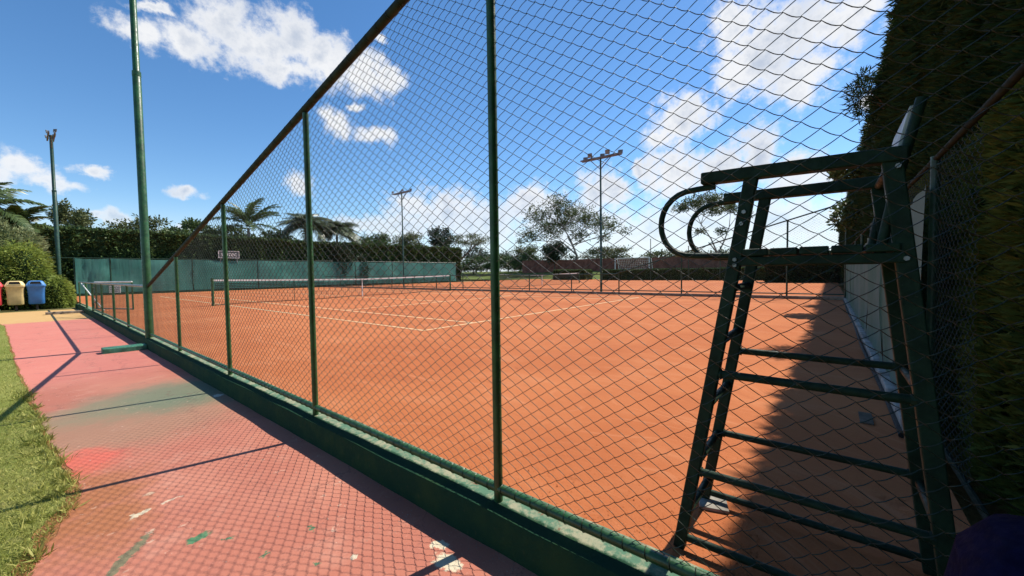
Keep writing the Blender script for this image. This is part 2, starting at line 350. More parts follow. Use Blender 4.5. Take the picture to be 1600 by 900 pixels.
def np_mesh(name, V, F, m, parent=None, local=False, smooth=False):
    V = np.asarray(V, np.float32); F = np.asarray(F, np.int32)
    if parent is not None and not local: V = V - np.array(org(parent), np.float32)
    me = bpy.data.meshes.new(name); k = F.shape[1]
    me.vertices.add(len(V)); me.vertices.foreach_set('co', V.ravel())
    me.loops.add(F.size); me.loops.foreach_set('vertex_index', F.ravel())
    me.polygons.add(len(F)); me.polygons.foreach_set('loop_start', np.arange(0, F.size, k, dtype=np.int32))
    me.polygons.foreach_set('loop_total', np.full(len(F), k, np.int32))
    if smooth: me.polygons.foreach_set('use_smooth', np.ones(len(F), bool))
    me.update(calc_edges=True); me.materials.append(m)
    o = bpy.data.objects.new(name, me); COL.objects.link(o); o.parent = parent
    return o
def dup(root, loc=None, rz=None, label=None):
    r_ = root.copy(); COL.objects.link(r_)
    if loc is not None: r_.location = loc
    if rz is not None: r_.rotation_euler = (0, 0, rz)
    if label: r_['label'] = label
    for ch in root.children:
        c = ch.copy(); COL.objects.link(c); c.parent = r_
        for gg in ch.children:
            d_ = gg.copy(); COL.objects.link(d_); d_.parent = c
    return r_
def unit(n):
    v = RNG.normal(size=(n, 3)); return v/np.linalg.norm(v, axis=1)[:, None]
def leaves(P, size, aspect=.5, dirs=None, jit=.6, fold=True):
    """one small diamond leaf at each point; dirs = preferred growing direction"""
    n = len(P); P = np.asarray(P, float)
    a = unit(n) if dirs is None else np.asarray(dirs)+jit*unit(n)
    a /= np.linalg.norm(a, axis=1)[:, None]
    b = np.cross(a, unit(n)); b /= np.linalg.norm(b, axis=1)[:, None]+1e-9
    s = size*RNG.uniform(.6, 1.35, n)[:, None]; w = s*aspect*.5
    c = np.cross(a, b)
    V = np.empty((n, 4, 3)); V[:, 0] = P; V[:, 1] = P+a*s*.5+b*w+c*w*.35; V[:, 2] = P+a*s; V[:, 3] = P+a*s*.5-b*w+c*w*.35
    i = np.arange(n)[:, None]*4
    return V.reshape(-1, 3), np.concatenate([i+[0, 1, 2, 3]], 0)
def merge(parts):
    vs, fs, k = [], [], 0
    for v, f in parts: vs.append(v); fs.append(f+k); k += len(v)
    return np.concatenate(vs), np.concatenate(fs)
def vnoise(P, sc, seed=0):
    """cheap smooth value noise from a few sines"""
    r_ = np.random.default_rng(seed); o = np.zeros(len(P))
    for k in range(5):
        d_ = r_.normal(size=3)*sc*(1.7**k); o += np.sin(P@d_+r_.uniform(0, 6.3))/(1.45**k)
    return o/2.6

# ------------------------------------------------------------------ the setting
def sheet(name, pts, z, m, thick=.0):
    b = MB(); n = len(pts)
    b.v = [(x, y, z) for x, y in pts]; b.f = [tuple(range(n))]
    if thick:
        b.v += [(x, y, z-thick) for x, y in pts]
        b.f += [(i, i+n, (i+1) % n+n, (i+1) % n) for i in range(n)]
    o = b.build(name, m); tag(o, kind='structure'); return o
sheet('ground', [(-900, -900), (900, -900), (900, 900), (-900, 900)], -.30, M['soil'])
EDGE = [(.12, 1.0), (-.02, 2.0), (-.05, 2.62), (.06, 3.0), (.15, 3.37), (.13, 3.83), (.05, 4.8), (-.03, 6.6), (-.15, 9.5), (-.27, 13.0), (-.42, 17.3), (-.52, 18.2)]
rng = random.Random(3)
edge = []
for i in range(len(EDGE)-1):
    (x0, y0), (x1, y1) = EDGE[i], EDGE[i+1]
    for k in range(8): edge.append((x0+(x1-x0)*k/8+rng.uniform(-.012, .012), y0+(y1-y0)*k/8))
sheet('painted_path', [(1.3, -3), (1.3, 24.2), (-8, 24.6), (-8, 18.6)]+[(x, y) for x, y in reversed(edge)]+[(.14, -3)], -.15, M['path'], .12)
sheet('dirt_verge', [(.5, -3), (.5, 17)]+[(x-.018-.07*max(0, 1-abs(y-3.0)/.8)+.006*math.sin(i*.9)+rng.uniform(-.004, .004), y) for i, (x, y) in enumerate(reversed(edge))]+[(-.05, -3)], -.1525, M['dirt'], .1)
sheet('lawn', [(.3, -4), (.3, 18.45), (-60, 18.7), (-60, -4)], -.1555, M['lawn'], .1)
sheet('planting_bed', [(1.3, 24.2), (1.3, 60), (-60, 60), (-60, 24.6), (-8, 24.6)], -.158, M['soil'], .1)
sheet('clay_court', [(1.5, -.48), (49, -.48), (54, 37.2), (1.5, 37.2)], 0., M['clay'], .25)
b = MB()                                           # grass bank rising beyond the second court
xs = [46, 49.5, 52, 55, 58, 62, 75, 140]; zs = [-.05, .05, .35, .8, 1.2, 1.4, 1.5, 1.5]
ys = [-60, -30, -10, 0, 10, 20, 30, 45, 60, 90, 140]
for i, x in enumerate(xs):
    for y in ys: b.v.append((x+(2*math.sin(y*.13) if 0 < i < 6 else 0)+max(0, (y-6)*.12), y, zs[i]+.08*math.sin(y*.21+i)*(i > 1)))
n = len(ys); b.f = [(i*n+j, (i+1)*n+j, (i+1)*n+j+1, i*n+j+1) for i in range(len(xs)-1) for j in range(n-1)]
tag(b.build('grass_bank', M['bank'], smooth=True), kind='structure')
court = thing('court_marking', 'faded ivory line tapes set out across the near red clay court', 'court lines', (4.8, 6.15, .004))
def line(p, q, w=.06):
    MB().bar((*p, .0045), (*q, .0045), w, .005).build('line_tape', M['line'], court)
X0, X1, X2, X3, Y0, YN = 4.80, 6.17, 14.4, 15.77, 6.10, 18.2
Y1 = 30.0
line((X0-.03, Y0), (X3+.03, Y0), .06); line((X0, Y0+.032), (X0, Y1)); line((X3, Y0+.032), (X3, Y1))
line((X1, Y0+.032), (X1, Y1)); line((X2, Y0+.032), (X2, Y1))
line((X1+.027, 11.75), (X2-.027, 11.75)); line((10.29, 11.78), (10.29, 24.6)); line((X1+.027, 24.65), (X2-.027, 24.65)); line((X0-.03, Y1+.03), (X3+.03, Y1+.03), .06)

# ------------------------------------------------------------------ kerb wall under the near fence
FX = 1.37
wl = MB()
ysn = [-.8+.35*k for k in range(76)]
rng = random.Random(5)
rings = []
for y in ysn:
    j = lambda a=.006: rng.uniform(-a, a)
    rings.append([(1.275+j(), y, -.28), (1.278+j(), y, -.01+j()), (1.29+j(), y, .014+j(.004)), (1.40, y, .022+j(.003)), (1.492+j(.003), y, .020+j(.003)), (1.497, y, -.28)])
wl.loft(rings)
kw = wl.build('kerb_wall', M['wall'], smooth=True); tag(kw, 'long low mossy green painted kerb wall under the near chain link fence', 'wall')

# ------------------------------------------------------------------ chain link
def chain_link(name, y0, y1, zlo, zhi, parent, m, hw=.0425, hh=.0285, r=.00152, sub=4, plane='x', at=FX, bulge=.006, sag=.006, seed=1, sides=3):
    """zigzag wires that hook into each other at the node columns; zhi is a function of the run"""
    r_ = np.random.default_rng(seed); ncol = int((y1-y0)/hw)
    paths = []
    for j in range(ncol):
        ya, yb = y0+j*hw, y0+(j+1)*hw
        top = min(zhi(ya), zhi(yb)); nk = int((top-zlo)/hh)
        if nk < 2: continue
        k = np.arange(nk+1); zz = zlo+k*hh
        left = (k+j) % 2 == 0
        yy = np.where(left, ya, yb); oo = np.where(left, bulge*.45, -bulge*.45)
        if sub > 1:
            T = np.arange(sub)/sub
            Y = (yy[:-1, None]*(1-T)+yy[1:, None]*T); Z = zz[:-1, None]*(1-T)+zz[1:, None]*T; O = oo[:-1, None]*(1-T)+oo[1:, None]*T
            sg = np.where(left[:-1], 1., -1.)[:, None]
            O = O+sg*np.sin(T*PI)*bulge
            Z = Z-np.sin(T*PI)*hh*.10
            Y = np.append(Y.ravel(), yy[-1]); Z = np.append(Z.ravel(), zz[-1]); O = np.append(O.ravel(), oo[-1])
        else: Y, Z, O = yy.astype(float), zz, oo
        Pn = np.stack([Y, Z, Y*0], 1)
        dY = sag*vnoise(Pn, 1.9, seed+1); dZ = sag*vnoise(Pn, 1.6, seed+2); dO = 2.2*sag*vnoise(Pn, .9, seed+3)
        paths.append(np.stack([O+dO, Y+dY, Z+dZ], 1))
    Vs, Fs, base = [], [], 0
    for P in paths:
        t = np.gradient(P, axis=0); t /= np.linalg.norm(t, axis=1)[:, None]
        a = np.cross(t, [1., 0, 0]); a /= np.linalg.norm(a, axis=1)[:, None]+1e-9; b_ = np.cross(t, a)
        ang = np.arange(sides)*2*PI/sides
        ring = P[:, None, :]+r*(a[:, None, :]*np.cos(ang)[None, :, None]+b_[:, None, :]*np.sin(ang)[None, :, None])
        n = len(P); i = np.arange(n-1)[:, None]*sides; q = np.arange(sides)
        F = np.stack([i+q, i+(q+1) % sides, i+sides+(q+1) % sides, i+sides+q], 2).reshape(-1, 4)+base
        Vs.append(ring.reshape(-1, 3)); Fs.append(F); base += n*sides
    V = np.concatenate(Vs); F = np.concatenate(Fs)
    if plane == 'x': V = V+[at, 0, 0]
    else: V = np.stack([V[:, 1], V[:, 0]+at, V[:, 2]], 1)
    o = np_mesh(name, V, F, m, parent, smooth=True); o['kind'] = 'stuff'; return o

# ------------------------------------------------------------------ the near fence with its sloping top
ztop = lambda y: .95+.2165*(9.57-y)
fence = thing('chain_link_fence', 'nearest green chain link fence with sloping top rail standing on the kerb wall', 'fence', (FX, 9.57, .02))
for y in (-.45, 1.21, 3.09, 5.13, 7.38):
    MB().tube([(FX, y, .0), (FX, y, ztop(y)-.03)], .0215, 14).build('post', M['green'], fence, True)
MB().tube([(FX, -.47, .078), (FX, 9.52, .078)], .021, 12).build('bottom_rail', M['green'], fence, True)
MB().tube([(FX, -.47, ztop(-.47)), (FX, 9.53, ztop(9.53))], .026, 12).build('top_rail', M['rail'], fence, True)
chain_link('chain_link', -.44, 5.1, .085, lambda y: ztop(y)-.012, fence, M['wire'], sub=4)
chain_link('chain_link', 5.1, 9.5, .085, lambda y: ztop(y)-.012, fence, M['wire'], sub=2, seed=1)
b = MB()                                           # wire wrapped round the bottom rail, one turn to each diamond
for k in range(int(6.5/.085)):
    y = -.42+k*.085
    b.tube([(FX+.0232*math.sin(t), y+.012*t/PI-.01, .078+.0232*math.cos(t)) for t in np.linspace(-PI*.95, PI*.95, 11)], .0017, 4)
o = b.build('wire_tie', M['wire'], fence, True); o['kind'] = 'stuff'
b = MB()                                           # and a lacing wire along the sloping rail
for k in range(int(10/.11)):
    y = -.42+k*.11; z = ztop(y)
    b.tube([(FX+.028*math.sin(t), y+.02*t/PI, z+.028*math.cos(t)) for t in np.linspace(-PI*.95, PI*.95, 9)], .0016, 4)
o = b.build('wire_tie', M['wire'], fence, True); o['kind'] = 'stuff'

low = thing('low_fence', 'low green pipe fence on the kerb wall between tall lamp pole and gate', 'fence', (1.36, 9.7, .02))
for y in (11.9, 14.1, 16.6, 19.2, 21.4, 24.4):
    MB().tube([(1.36, y, .0), (1.36, y, .95)], .032 if y in (19.2, 21.4) else .024, 10).build('post', M['green'], low, True)
for y0, y1 in ((9.65, 19.17), (21.43, 24.45)):
    MB().tube([(1.36, y0, .075), (1.36, y1, .075)], .02, 8).build('bottom_rail', M['green'], low, True)
MB().tube([(1.36, 9.65, .945), (1.36, 24.45, .955)], .024, 8).build('top_rail', M['steel'], low, True)
chain_link('chain_link', 9.66, 19.1, .085, lambda y: .93, low, M['wire'], sub=1, at=1.36, r=.0014, seed=4)

gp, gq = Vector((1.42, 19.15, 0)), Vector((2.12, 17.45, 0)); gdir = (gq-gp).normalized()
gate = thing('gate', 'open green pipe gate with pale top bar swung onto the clay', 'gate', tuple(gp))
for p, nm in ((gp+gdir*.05, 'stile'), (gq, 'stile')):
    MB().tube([(p.x, p.y, .08), (p.x, p.y, .965)], .022, 8).build(nm, M['green'], gate, True)
for z, mm in ((.98, 'white'), (.10, 'concrete')):
    MB().tube([(gp.x, gp.y, z), (gq.x, gq.y, z)], .022, 8).build('rail', M[mm], gate, True)
for z in (.3, .8): MB().tube([(gp.x-.05, gp.y, z), (gp.x+.02, gp.y, z)], .02, 6).build('hinge', M['steel'], gate)
sc = gp+gdir*1.05; rz = math.atan2(gdir.y, gdir.x)
sg = thing('gate_sign', 'small white notice board with grey print wired to the open gate', 'sign', (sc.x, sc.y, .74), None, rz)
MB().box((0, -.03, 0), (.56, .012, .24)).build('board', M['board'], sg, bevel=.002, local=True)
for x, w, z in ((-.15, .13, .05), (.03, .12, .05), (.17, .10, .05), (-.10, .22, -.01), (.13, .16, -.01), (0, .30, -.065)):
    MB().box((x, -.0375, z), (w, .002, .022)).build('print', M['ink'], sg, local=True)
pp = thing('white_pipe', 'white plastic pipe leaning against the low fence by the gate', 'pipe', (1.62, 18.7, 0))
MB().tube([(1.28, 21.9, .93), (1.40, 20.6, .55), (1.52, 19.4, .20), (1.58, 18.75, .03)], .016, 8).build('tube', M['white'], pp, True)

for (x0, x1, y, mm, lab) in ((.74, 1.27, 9.42, 'plank', 'green painted concrete slab lying across the path at the lamp pole foot'),
                             (.36, 1.27, 21.4, 'plank2', 'bare brown concrete slab at the end of the pink path by the gate')):
    b = MB(); rr = []
    for k in range(9):
        x = x0+(x1-x0)*k/8; q = lambda: rng.uniform(-.006, .006)
        dy = -.06*k/8
        rr.append([(x, y-.125+dy+q(), -.155), (x, y-.12+dy+q(), -.075+q()*.4), (x, y-.10+dy, -.062+q()*.4), (x, y+.10+dy, -.062+q()*.4), (x, y+.12+dy+q(), -.075), (x, y+.125+dy, -.155)])
    tag(b.loft(rr).build('concrete_slab', M[mm], bevel=.004), lab, 'slab', 'slabs across the path')

# ------------------------------------------------------------------ lamp poles
def lamp_pole(loc, h, label, r=.062, m='green', nlamps=4, rz=0., joint=None, arm=1.05, fs=.62):
    t = thing('lamp_pole', label, 'lamp post', loc, 'floodlight poles of the courts', rz)
    j = joint or h*.62
    MB().tube([(0, 0, -.1), (0, 0, j), (0, 0, j+.015), (0, 0, h)], [r, r*.97, r*.80, r*.76], 16).build('pole', M[m], t, True, local=True)
    MB().tube([(0, 0, j-.06), (0, 0, j+.02)], r*1.02, 16).build('joint_collar', M[m], t, True, local=True)
    for dx in (-.09, .09):
        MB().bar((dx, -arm, h-.06), (dx, arm, h-.06), .05, .07).build('crossarm', M['lampgrey'], t, local=True)
    for s_ in (-1, 1): MB().bar((0, 0, h-.62), (0, s_*arm*.52, h-.1), .035, .035).build('brace', M['lampgrey'], t, local=True)
    for k in range(nlamps):
        y = -arm+.12+(2*arm-.24)*k/(nlamps-1); s_ = -1 if k % 2 else 1
        def q(a_, b__, c_): return (.04*s_+s_*a_*fs, y+b__*fs, h+.03+c_*fs)
        b = MB()
        b.loft([[q(.02, -.06, .02), q(.02, .06, .02), q(.02, .06, .14), q(.02, -.06, .14)],
                [q(.16, -.13, -.05), q(.16, .13, -.05), q(.20, .13, .18), q(.20, -.13, .18)],
                [q(.20, -.14, -.06), q(.20, .14, -.06), q(.24, .14, .19), q(.24, -.14, .19)]])
        f = b.build('floodlight', M['lampgrey'], t, local=True, bevel=.006)
        MB().loft([[q(.206, -.11, -.04), q(.206, .11, -.04), q(.246, .11, .16), q(.246, -.11, .16)],
                   [q(.212, -.11, -.04), q(.212, .11, -.04), q(.252, .11, .16), q(.252, -.11, .16)]]).build('lens', M['glass'], f, local=True)
        MB().bar((.05*s_, y, h-.03), (.06*s_, y, h+.05), .03, .03).build('bracket', M['steel'], f, local=True)
    return t
lamp_pole((1.36, 9.57, 0), 7.3, 'thick green lamp pole where the sloping fence rail meets the low fence', joint=4.72)
lamp_pole((.92, 27, -.15), 7.65, 'green lamp pole rising behind the clipped bush at far left', r=.075, m='green2', joint=5.2, arm=.85, fs=.5)
lamp_pole((17.9, 8.8, 0), 6.72, 'floodlight pole with four lamps beside the umpire chair loops, nearest on the far court fence', r=.055, m='green2', nlamps=5, fs=.85)
lamp_pole((17.9, 25.0, 0), 7.25, 'thin floodlight pole in front of the back hedge above the near net', r=.055, m='green2')

# ------------------------------------------------------------------ nets
def tennis_net(pa, pb, label, hpost=1.0, hmid=.90, strap=.5):
    pa, pb = Vector((*pa, 0)), Vector((*pb, 0)); L_ = (pb-pa).length; dr = (pb-pa)/L_; nn = Vector((-dr.y, dr.x, 0))
    t = thing('tennis_net', label, 'tennis net', tuple(pa), 'tennis nets')
    for p in (pa, pb):
        q = MB().tube([(p.x, p.y, -.02), (p.x, p.y, hpost+.03)], .045, 12).build('net_post', M['green'], t, True)
        MB().tube([(p.x, p.y, hpost+.03), (p.x, p.y, hpost+.05)], .05, 12).build('post_cap', M['green2'], q, True)
    top = lambda s: hpost+(hmid-hpost)*(1-abs(s/L_-.5)*2)**.9
    S_ = np.linspace(.05, L_-.05, 61)
    b = MB()
    rings = []
    for s in S_:
        p = pa+dr*s; z = top(s)
        rings.append([tuple(p+nn*.011+Vector((0, 0, z-.062))), tuple(p-nn*.011+Vector((0, 0, z-.062))), tuple(p-nn*.013+Vector((0, 0, z))), tuple(p+nn*.013+Vector((0, 0, z)))])
    b.loft(rings).build('headband', M['white'], t)
    b = MB()                                       # doubled upper netting, hanging slack
    segs = []
    def strand(p, q, w): b.bar(p, q, w, w)
    bot = lambda s: .03+.02*math.sin(s*1.3)
    nv = int(L_/.11)
    for k in range(nv+1):
        s = .08+(L_-.16)*k/nv; p = pa+dr*s
        strand((p.x, p.y, bot(s)), (p.x, p.y, top(s)-.06), .004)
    for z in np.arange(.08, .84, .06):
        for k in range(24):
            s0, s1 = .08+(L_-.16)*k/24, .08+(L_-.16)*(k+1)/24; p, q = pa+dr*s0, pa+dr*s1
            f = lambda s: bot(s)+(top(s)-.06-bot(s))*(z-.04)/.86
            strand((p.x, p.y, f(s0)), (q.x, q.y, f(s1)), .004 if z < .62 else .026)
    o = b.build('netting', M['net'], t); o['kind'] = 'stuff'
    p0, p1 = pa+dr*.05, pa+dr*(L_-.05)
    MB().tube([tuple(pa+dr*s+Vector((0, 0, bot(s)))) for s in S_[::3]], .012, 6).build('bottom_cord', M['net'], t)
    if strap:
        p = pa+dr*(L_*strap); MB().bar((p.x, p.y, .01), (p.x, p.y, top(L_*strap)+.005), .05, .035, tuple(dr)).build('centre_strap', M['white'], t)
    p = pa+dr*L_*.235; MB().tube([(p.x, p.y, .02), (p.x, p.y, .9)], .012, 6).build('net_stick', M['green2'], t)
    return t
tennis_net((4.4, 18.15), (17.1, 18.95), 'long tennis net with white headband across the near clay court')
tennis_net((20.4, 18.4), (33.2, 18.6), 'distant tennis net on the second clay court')

# ------------------------------------------------------------------ fence between the two courts
CX = 17.6
mid = thing('court_divider_fence', 'dark low fence between the two clay courts, rising by the hedge', 'fence', (CX, 8, 0))
zt2 = lambda y: .965+max(0, .283*(7.95-y))
for y in (-.42, 1.22, 2.9, 4.92, 7.74, 10.31, 13.0, 15.72, 18.3, 20.9, 23.5, 26.1, 28.7, 31.3, 34.):
    MB().tube([(CX, y, 0), (CX, y, zt2(y))], .03, 8).build('post', M['green2'], mid, True)
MB().tube([(CX, -.45, zt2(-.45)), (CX, 7.95, .965)], .026, 8).build('sloping_rail', M['green2'], mid, True)
MB().tube([(CX, 7.97, .965), (CX, 36.9, .965)], .024, 8).build('top_rail', M['green2'], mid, True)
MB().tube([(CX, -.45, .19), (CX, 36.9, .19)], .022, 8).build('bottom_rail', M['green2'], mid, True)
MB().box((CX, 18.2, .05), (.16, 37.2, .11)).build('kerb', M['plank2'], mid, bevel=.01)
chain_link('chain_link', -.4, 19.0, .2, lambda y: zt2(y)-.02, mid, M['wire'], sub=1, at=CX, r=.0022, hw=.06, hh=.045, seed=9)

# ------------------------------------------------------------------ back screen, hedge
BY = 37.0
bs = thing('windscreen_fence', 'long teal green windscreen fence along the far end of the courts', 'fence', (1.9, BY, 0))
px = [1.9, 3.5, 7.8, 12.1, 16.4, 20.7, 25.0, 29.3, 34.4]
for x in px: MB().tube([(x, BY, -.05), (x, BY, 2.46)], .035, 8).build('post', M['green2'], bs, True)
MB().tube([(1.9, BY, 2.42), (34.4, BY, 2.46)], .024, 8).build('top_rail', M['green2'], bs, True)
MB().tube([(-6, BY+.1, 2.40), (1.87, BY, 2.42)], .022, 8).build('top_rail', M['green2'], bs, True)
MB().tube([(1.9, BY, .12), (34.4, BY, .12)], .024, 8).build('bottom_rail', M['green2'], bs, True)
for i in range(len(px)-1):
    a, c = px[i]+.04, px[i+1]-.04; nx, nz = 14, 7; V = []; r_ = np.random.default_rng(i+40)
    for iz in range(nz+1):
        for ix in range(nx+1):
            u, w = ix/nx, iz/nz
            sagt = .05*math.sin(u*PI)*(w == 1)
            V.append((a+(c-a)*u, BY-.05+.05*math.sin(u*7+i)*math.sin(w*PI)+.02*r_.normal()*(0 < w < 1), .16+(2.24-sagt)*w))
    F = [(iz*(nx+1)+ix, iz*(nx+1)+ix+1, (iz+1)*(nx+1)+ix+1, (iz+1)*(nx+1)+ix) for iz in range(nz) for ix in range(nx)]
    np_mesh('windscreen_panel', V, F, M['screen'], bs, smooth=True)
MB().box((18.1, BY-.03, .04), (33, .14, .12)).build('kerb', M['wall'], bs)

def hedge(name, label, x0, x1, y0, y1, h, n, size, lm, group=None, cat='hedge', amp=.14, z0=0., aspect=.5, faces='ftlr', seed=2, dirs=None, dens=None, cell=.5):
    """clipped hedge: an uneven dark body with leaves standing out of its faces"""
    t = thing(name, label, cat, ((x0+x1)/2, (y0+y1)/2, z0), group)
    def disp(P): return amp*(vnoise(P, .8/max(.3, cell), seed)+.5*vnoise(P, 2.4/max(.3, cell), seed+1))
    b = MB()
    def grid(o, u, v, nn, nu, nv):
        o, u, v, nn = (np.array(q, float) for q in (o, u, v, nn)); P = []
        for i in range(nu+1):
            for j in range(nv+1): P.append(o+u*i/nu+v*j/nv)
        P = np.array(P); P = P+nn*(disp(P)-amp*.6)[:, None]
        b.add(P, [(i*(nv+1)+j, (i+1)*(nv+1)+j, (i+1)*(nv+1)+j+1, i*(nv+1)+j+1) for i in range(nu) for j in range(nv)])
    nx, ny, nz = max(2, int((x1-x0)/cell)), max(2, int((y1-y0)/cell)), max(2, int(h/cell))
    grid((x0, y0, z0), (x1-x0, 0, 0), (0, 0, h), (0, -1, 0), nx, nz); grid((x1, y1, z0), (x0-x1, 0, 0), (0, 0, h), (0, 1, 0), nx, nz)
    grid((x0, y1, z0), (0, y0-y1, 0), (0, 0, h), (-1, 0, 0), ny, nz); grid((x1, y0, z0), (0, y1-y0, 0), (0, 0, h), (1, 0, 0), ny, nz)
    grid((x0, y0, z0+h), (x1-x0, 0, 0), (0, y1-y0, 0), (0, 0, 1), nx, ny)
    b.build('inner_growth', M['hedge_core'], t)
    A = {'f': (x1-x0)*h, 'k': (x1-x0)*h, 't': (x1-x0)*(y1-y0), 'l': (y1-y0)*h, 'r': (y1-y0)*h}
    tot = sum(A[f] for f in faces); parts = []
    for f in faces:
        k = int(n*A[f]/tot); u, v = RNG.uniform(0, 1, k), RNG.uniform(0, 1, k)
        if dens is not None and f in 'fk': u = dens(u)
        if f == 'f': P = np.stack([x0+(x1-x0)*u, np.full(k, y0), z0+h*v], 1); N = np.array([0, -1., 0])
        elif f == 'k': P = np.stack([x0+(x1-x0)*u, np.full(k, y1), z0+h*v], 1); N = np.array([0, 1., 0])
        elif f == 't': P = np.stack([x0+(x1-x0)*u, y0+(y1-y0)*v, np.full(k, z0+h)], 1); N = np.array([0, 0, 1.])
        elif f == 'l': P = np.stack([np.full(k, x0), y0+(y1-y0)*u, z0+h*v], 1); N = np.array([-1., 0, 0])
        else: P = np.stack([np.full(k, x1), y0+(y1-y0)*u, z0+h*v], 1); N = np.array([1., 0, 0])
        P = P+N*(disp(P)-amp*.6+RNG.uniform(-size*.9, size*.25, k))[:, None]
        sz = size
        D = np.tile(N*.8+np.array([0, 0, .35]), (k, 1)) if dirs is None else np.tile(N*.8+np.array(dirs), (k, 1))
        parts.append(leaves(P, sz, aspect, D, .8))
    V, F = merge(parts); o = np_mesh('foliage', V, F, lm, t); o['kind'] = 'stuff'
    return t
hedge('hedge', 'tall dark clipped hedge standing behind the teal windscreen at the court end', -3, 36.6, 38.2, 40, 4.35, 52000, .24, M['hedge'], amp=.22, cell=.7)
hedge('hedge', 'low trimmed boxy hedge with sunlit top left of the goal beyond the courts', 46.5, 48.6, 25.2, 30.2, 1.35, 6000, .16, M['tree'], z0=-.02, faces='ftlr', amp=.08, group='low hedges beyond the courts')
hedge('hedge', 'long low dark hedge under the goal, seen inside the chair loops', 45.5, 47.2, 3.5, 22.5, 1.25, 14000, .16, M['hedge'], z0=-.02, faces='ftlr', amp=.1, group='low hedges beyond the courts')
hedge('hedge', 'big dark hedge beyond the second court beside the far end of the tall hedge', 38.5, 41, -.6, 4.2, 2.4, 14000, .2, M['tree_dark'], faces='ftlr', amp=.25, group=None)

# ------------------------------------------------------------------ right side: tall cypress hedge, mesh fence, pale windscreen
def near_dens(u): return np.where(RNG.uniform(0, 1, len(u)) < .05, u*.12, .12+.88*u**2.2)
hedge('cypress_hedge', 'towering dark cypress hedge filling the right side beside the clay court', -5, 52, -2.6, -.78, 4.95, 300000, .062, M['cypress'], amp=.07, faces='ft', seed=8, dens=near_dens, aspect=.30, cell=.45)  # unseen stretch beside and behind the camera is added to block sky light
# loose sprays on the hedge: fans of thin shoots near the camera, longer tufts breaking the top edge farther on
ch = bpy.data.objects['cypress_hedge']
def sprays(P, size, out):
    k = 7; n = len(P); base = np.repeat(P, k, 0); D0 = out+.55*unit(n); D = np.repeat(D0, k, 0)+.55*unit(n*k)
    return leaves(base, size, .16, D, .15)
n = 16000
u = RNG.uniform(0, 1, n)**1.7; P = np.stack([1.95+9*u, np.full(n, -.80), RNG.uniform(0, 4.9, n)], 1); P[:, 1] += .06*vnoise(P, 2.5, 3)+RNG.uniform(-.03, .05, n)
pa = sprays(P, .095, np.array([0, .8, .35]))
n = 7000; u = RNG.uniform(0, 1, n)**1.4; P = np.stack([4+46*u, RNG.uniform(-1.25, -.74, n), 4.93+.04*RNG.normal(size=n)], 1)
pb = sprays(P, .13, np.array([0, .25, .9]))
n = 2600; u = RNG.uniform(0, 1, n); P = np.stack([6+44*u**1.3, np.full(n, -.74), RNG.uniform(.5, 4.9, n)], 1)
pc = sprays(P, .17, np.array([0, .8, .2]))
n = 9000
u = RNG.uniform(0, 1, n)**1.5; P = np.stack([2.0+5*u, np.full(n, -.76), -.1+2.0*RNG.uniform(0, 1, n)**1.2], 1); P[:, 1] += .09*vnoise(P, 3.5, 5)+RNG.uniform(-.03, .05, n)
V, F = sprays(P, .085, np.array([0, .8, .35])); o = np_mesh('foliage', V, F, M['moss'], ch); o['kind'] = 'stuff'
V, F = merge([pa, pb, pc]); o = np_mesh('foliage', V, F, M['cypress'], ch); o['kind'] = 'stuff'
def tuft(name, label, c, rad, n, size, lm, stems, aspect=.35, cat='branch'):
    t = thing(name, label, cat, tuple(stems[0][0]))
    for s_ in stems: MB().tube(s_, [.02]+[.012]*(len(s_)-2)+[.004], 6).build('stem', M['bark'], t, True)
    P = np.array(c)+unit(n)*np.array(rad)*RNG.uniform(.2, 1, n)[:, None]**.6
    V, F = leaves(P, size, aspect, (P-np.array(c))/np.array(rad)*.5+np.array([0, 0, .2]), .8)
    o = np_mesh('foliage', V, F, lm, t); o['kind'] = 'stuff'; return t
tuft('cypress_shoot', 'feathery cypress shoot sticking out of the tall hedge edge against the sky', (9.6, -.42, 4.20), (.5, .22, .42), 900, .13, M['cypress'], [[(9.8, -.9, 3.7), (9.7, -.65, 4.0), (9.5, -.3, 4.45)], [(9.8, -.9, 3.7), (9.5, -.6, 4.1), (9.2, -.3, 4.3)]], .14, 'shoot')
tuft('fig_bush', 'leafy bush growing out of the tall hedge above the umpire chair arms', (14.2, -.30, 3.70), (.65, .36, .42), 900, .13, M['tree'], [[(14.4, -1, 3.0), (14.3, -.6, 3.4), (14.0, -.2, 3.9)], [(14.4, -1, 3.0), (14.1, -.5, 3.5), (13.8, -.1, 3.6)]], .55, 'bush')
tuft('fig_bush', 'smaller leafy bush on the hedge face just above the chair seat bars', (16.5, -.30, 2.75), (.5, .34, .5), 500, .13, M['tree'], [[(16.7, -1, 2.2), (16.6, -.6, 2.6), (16.4, -.2, 2.9)]], .55, 'bush')

RY = -.50
rf = thing('side_fence', 'tall mesh fence with dark rail in front of the cypress hedge', 'fence', (1.6, RY, 0))
for x in (1.55, 3.55, 5.6, 8.1, 10.6, 13.1, 15.6, 17.5): MB().tube([(x, RY, -.05), (x, RY, 1.78)], .024, 10).build('post', M['green2'], rf, True)
MB().tube([(1.5, RY, 1.76), (17.5, RY, 1.80)], .016, 10).build('top_rail', M['matte'], rf, True)
MB().tube([(1.5, RY, .10), (17.5, RY, .10)], .014, 8).build('bottom_rail', M['matte'], rf, True)
chain_link('chain_link', 2.6, 8.5, .11, lambda y: 1.75, rf, M['wire_far'], sub=2, plane='y', at=RY, hw=.04, hh=.028, r=.0012, seed=12, sag=.01)
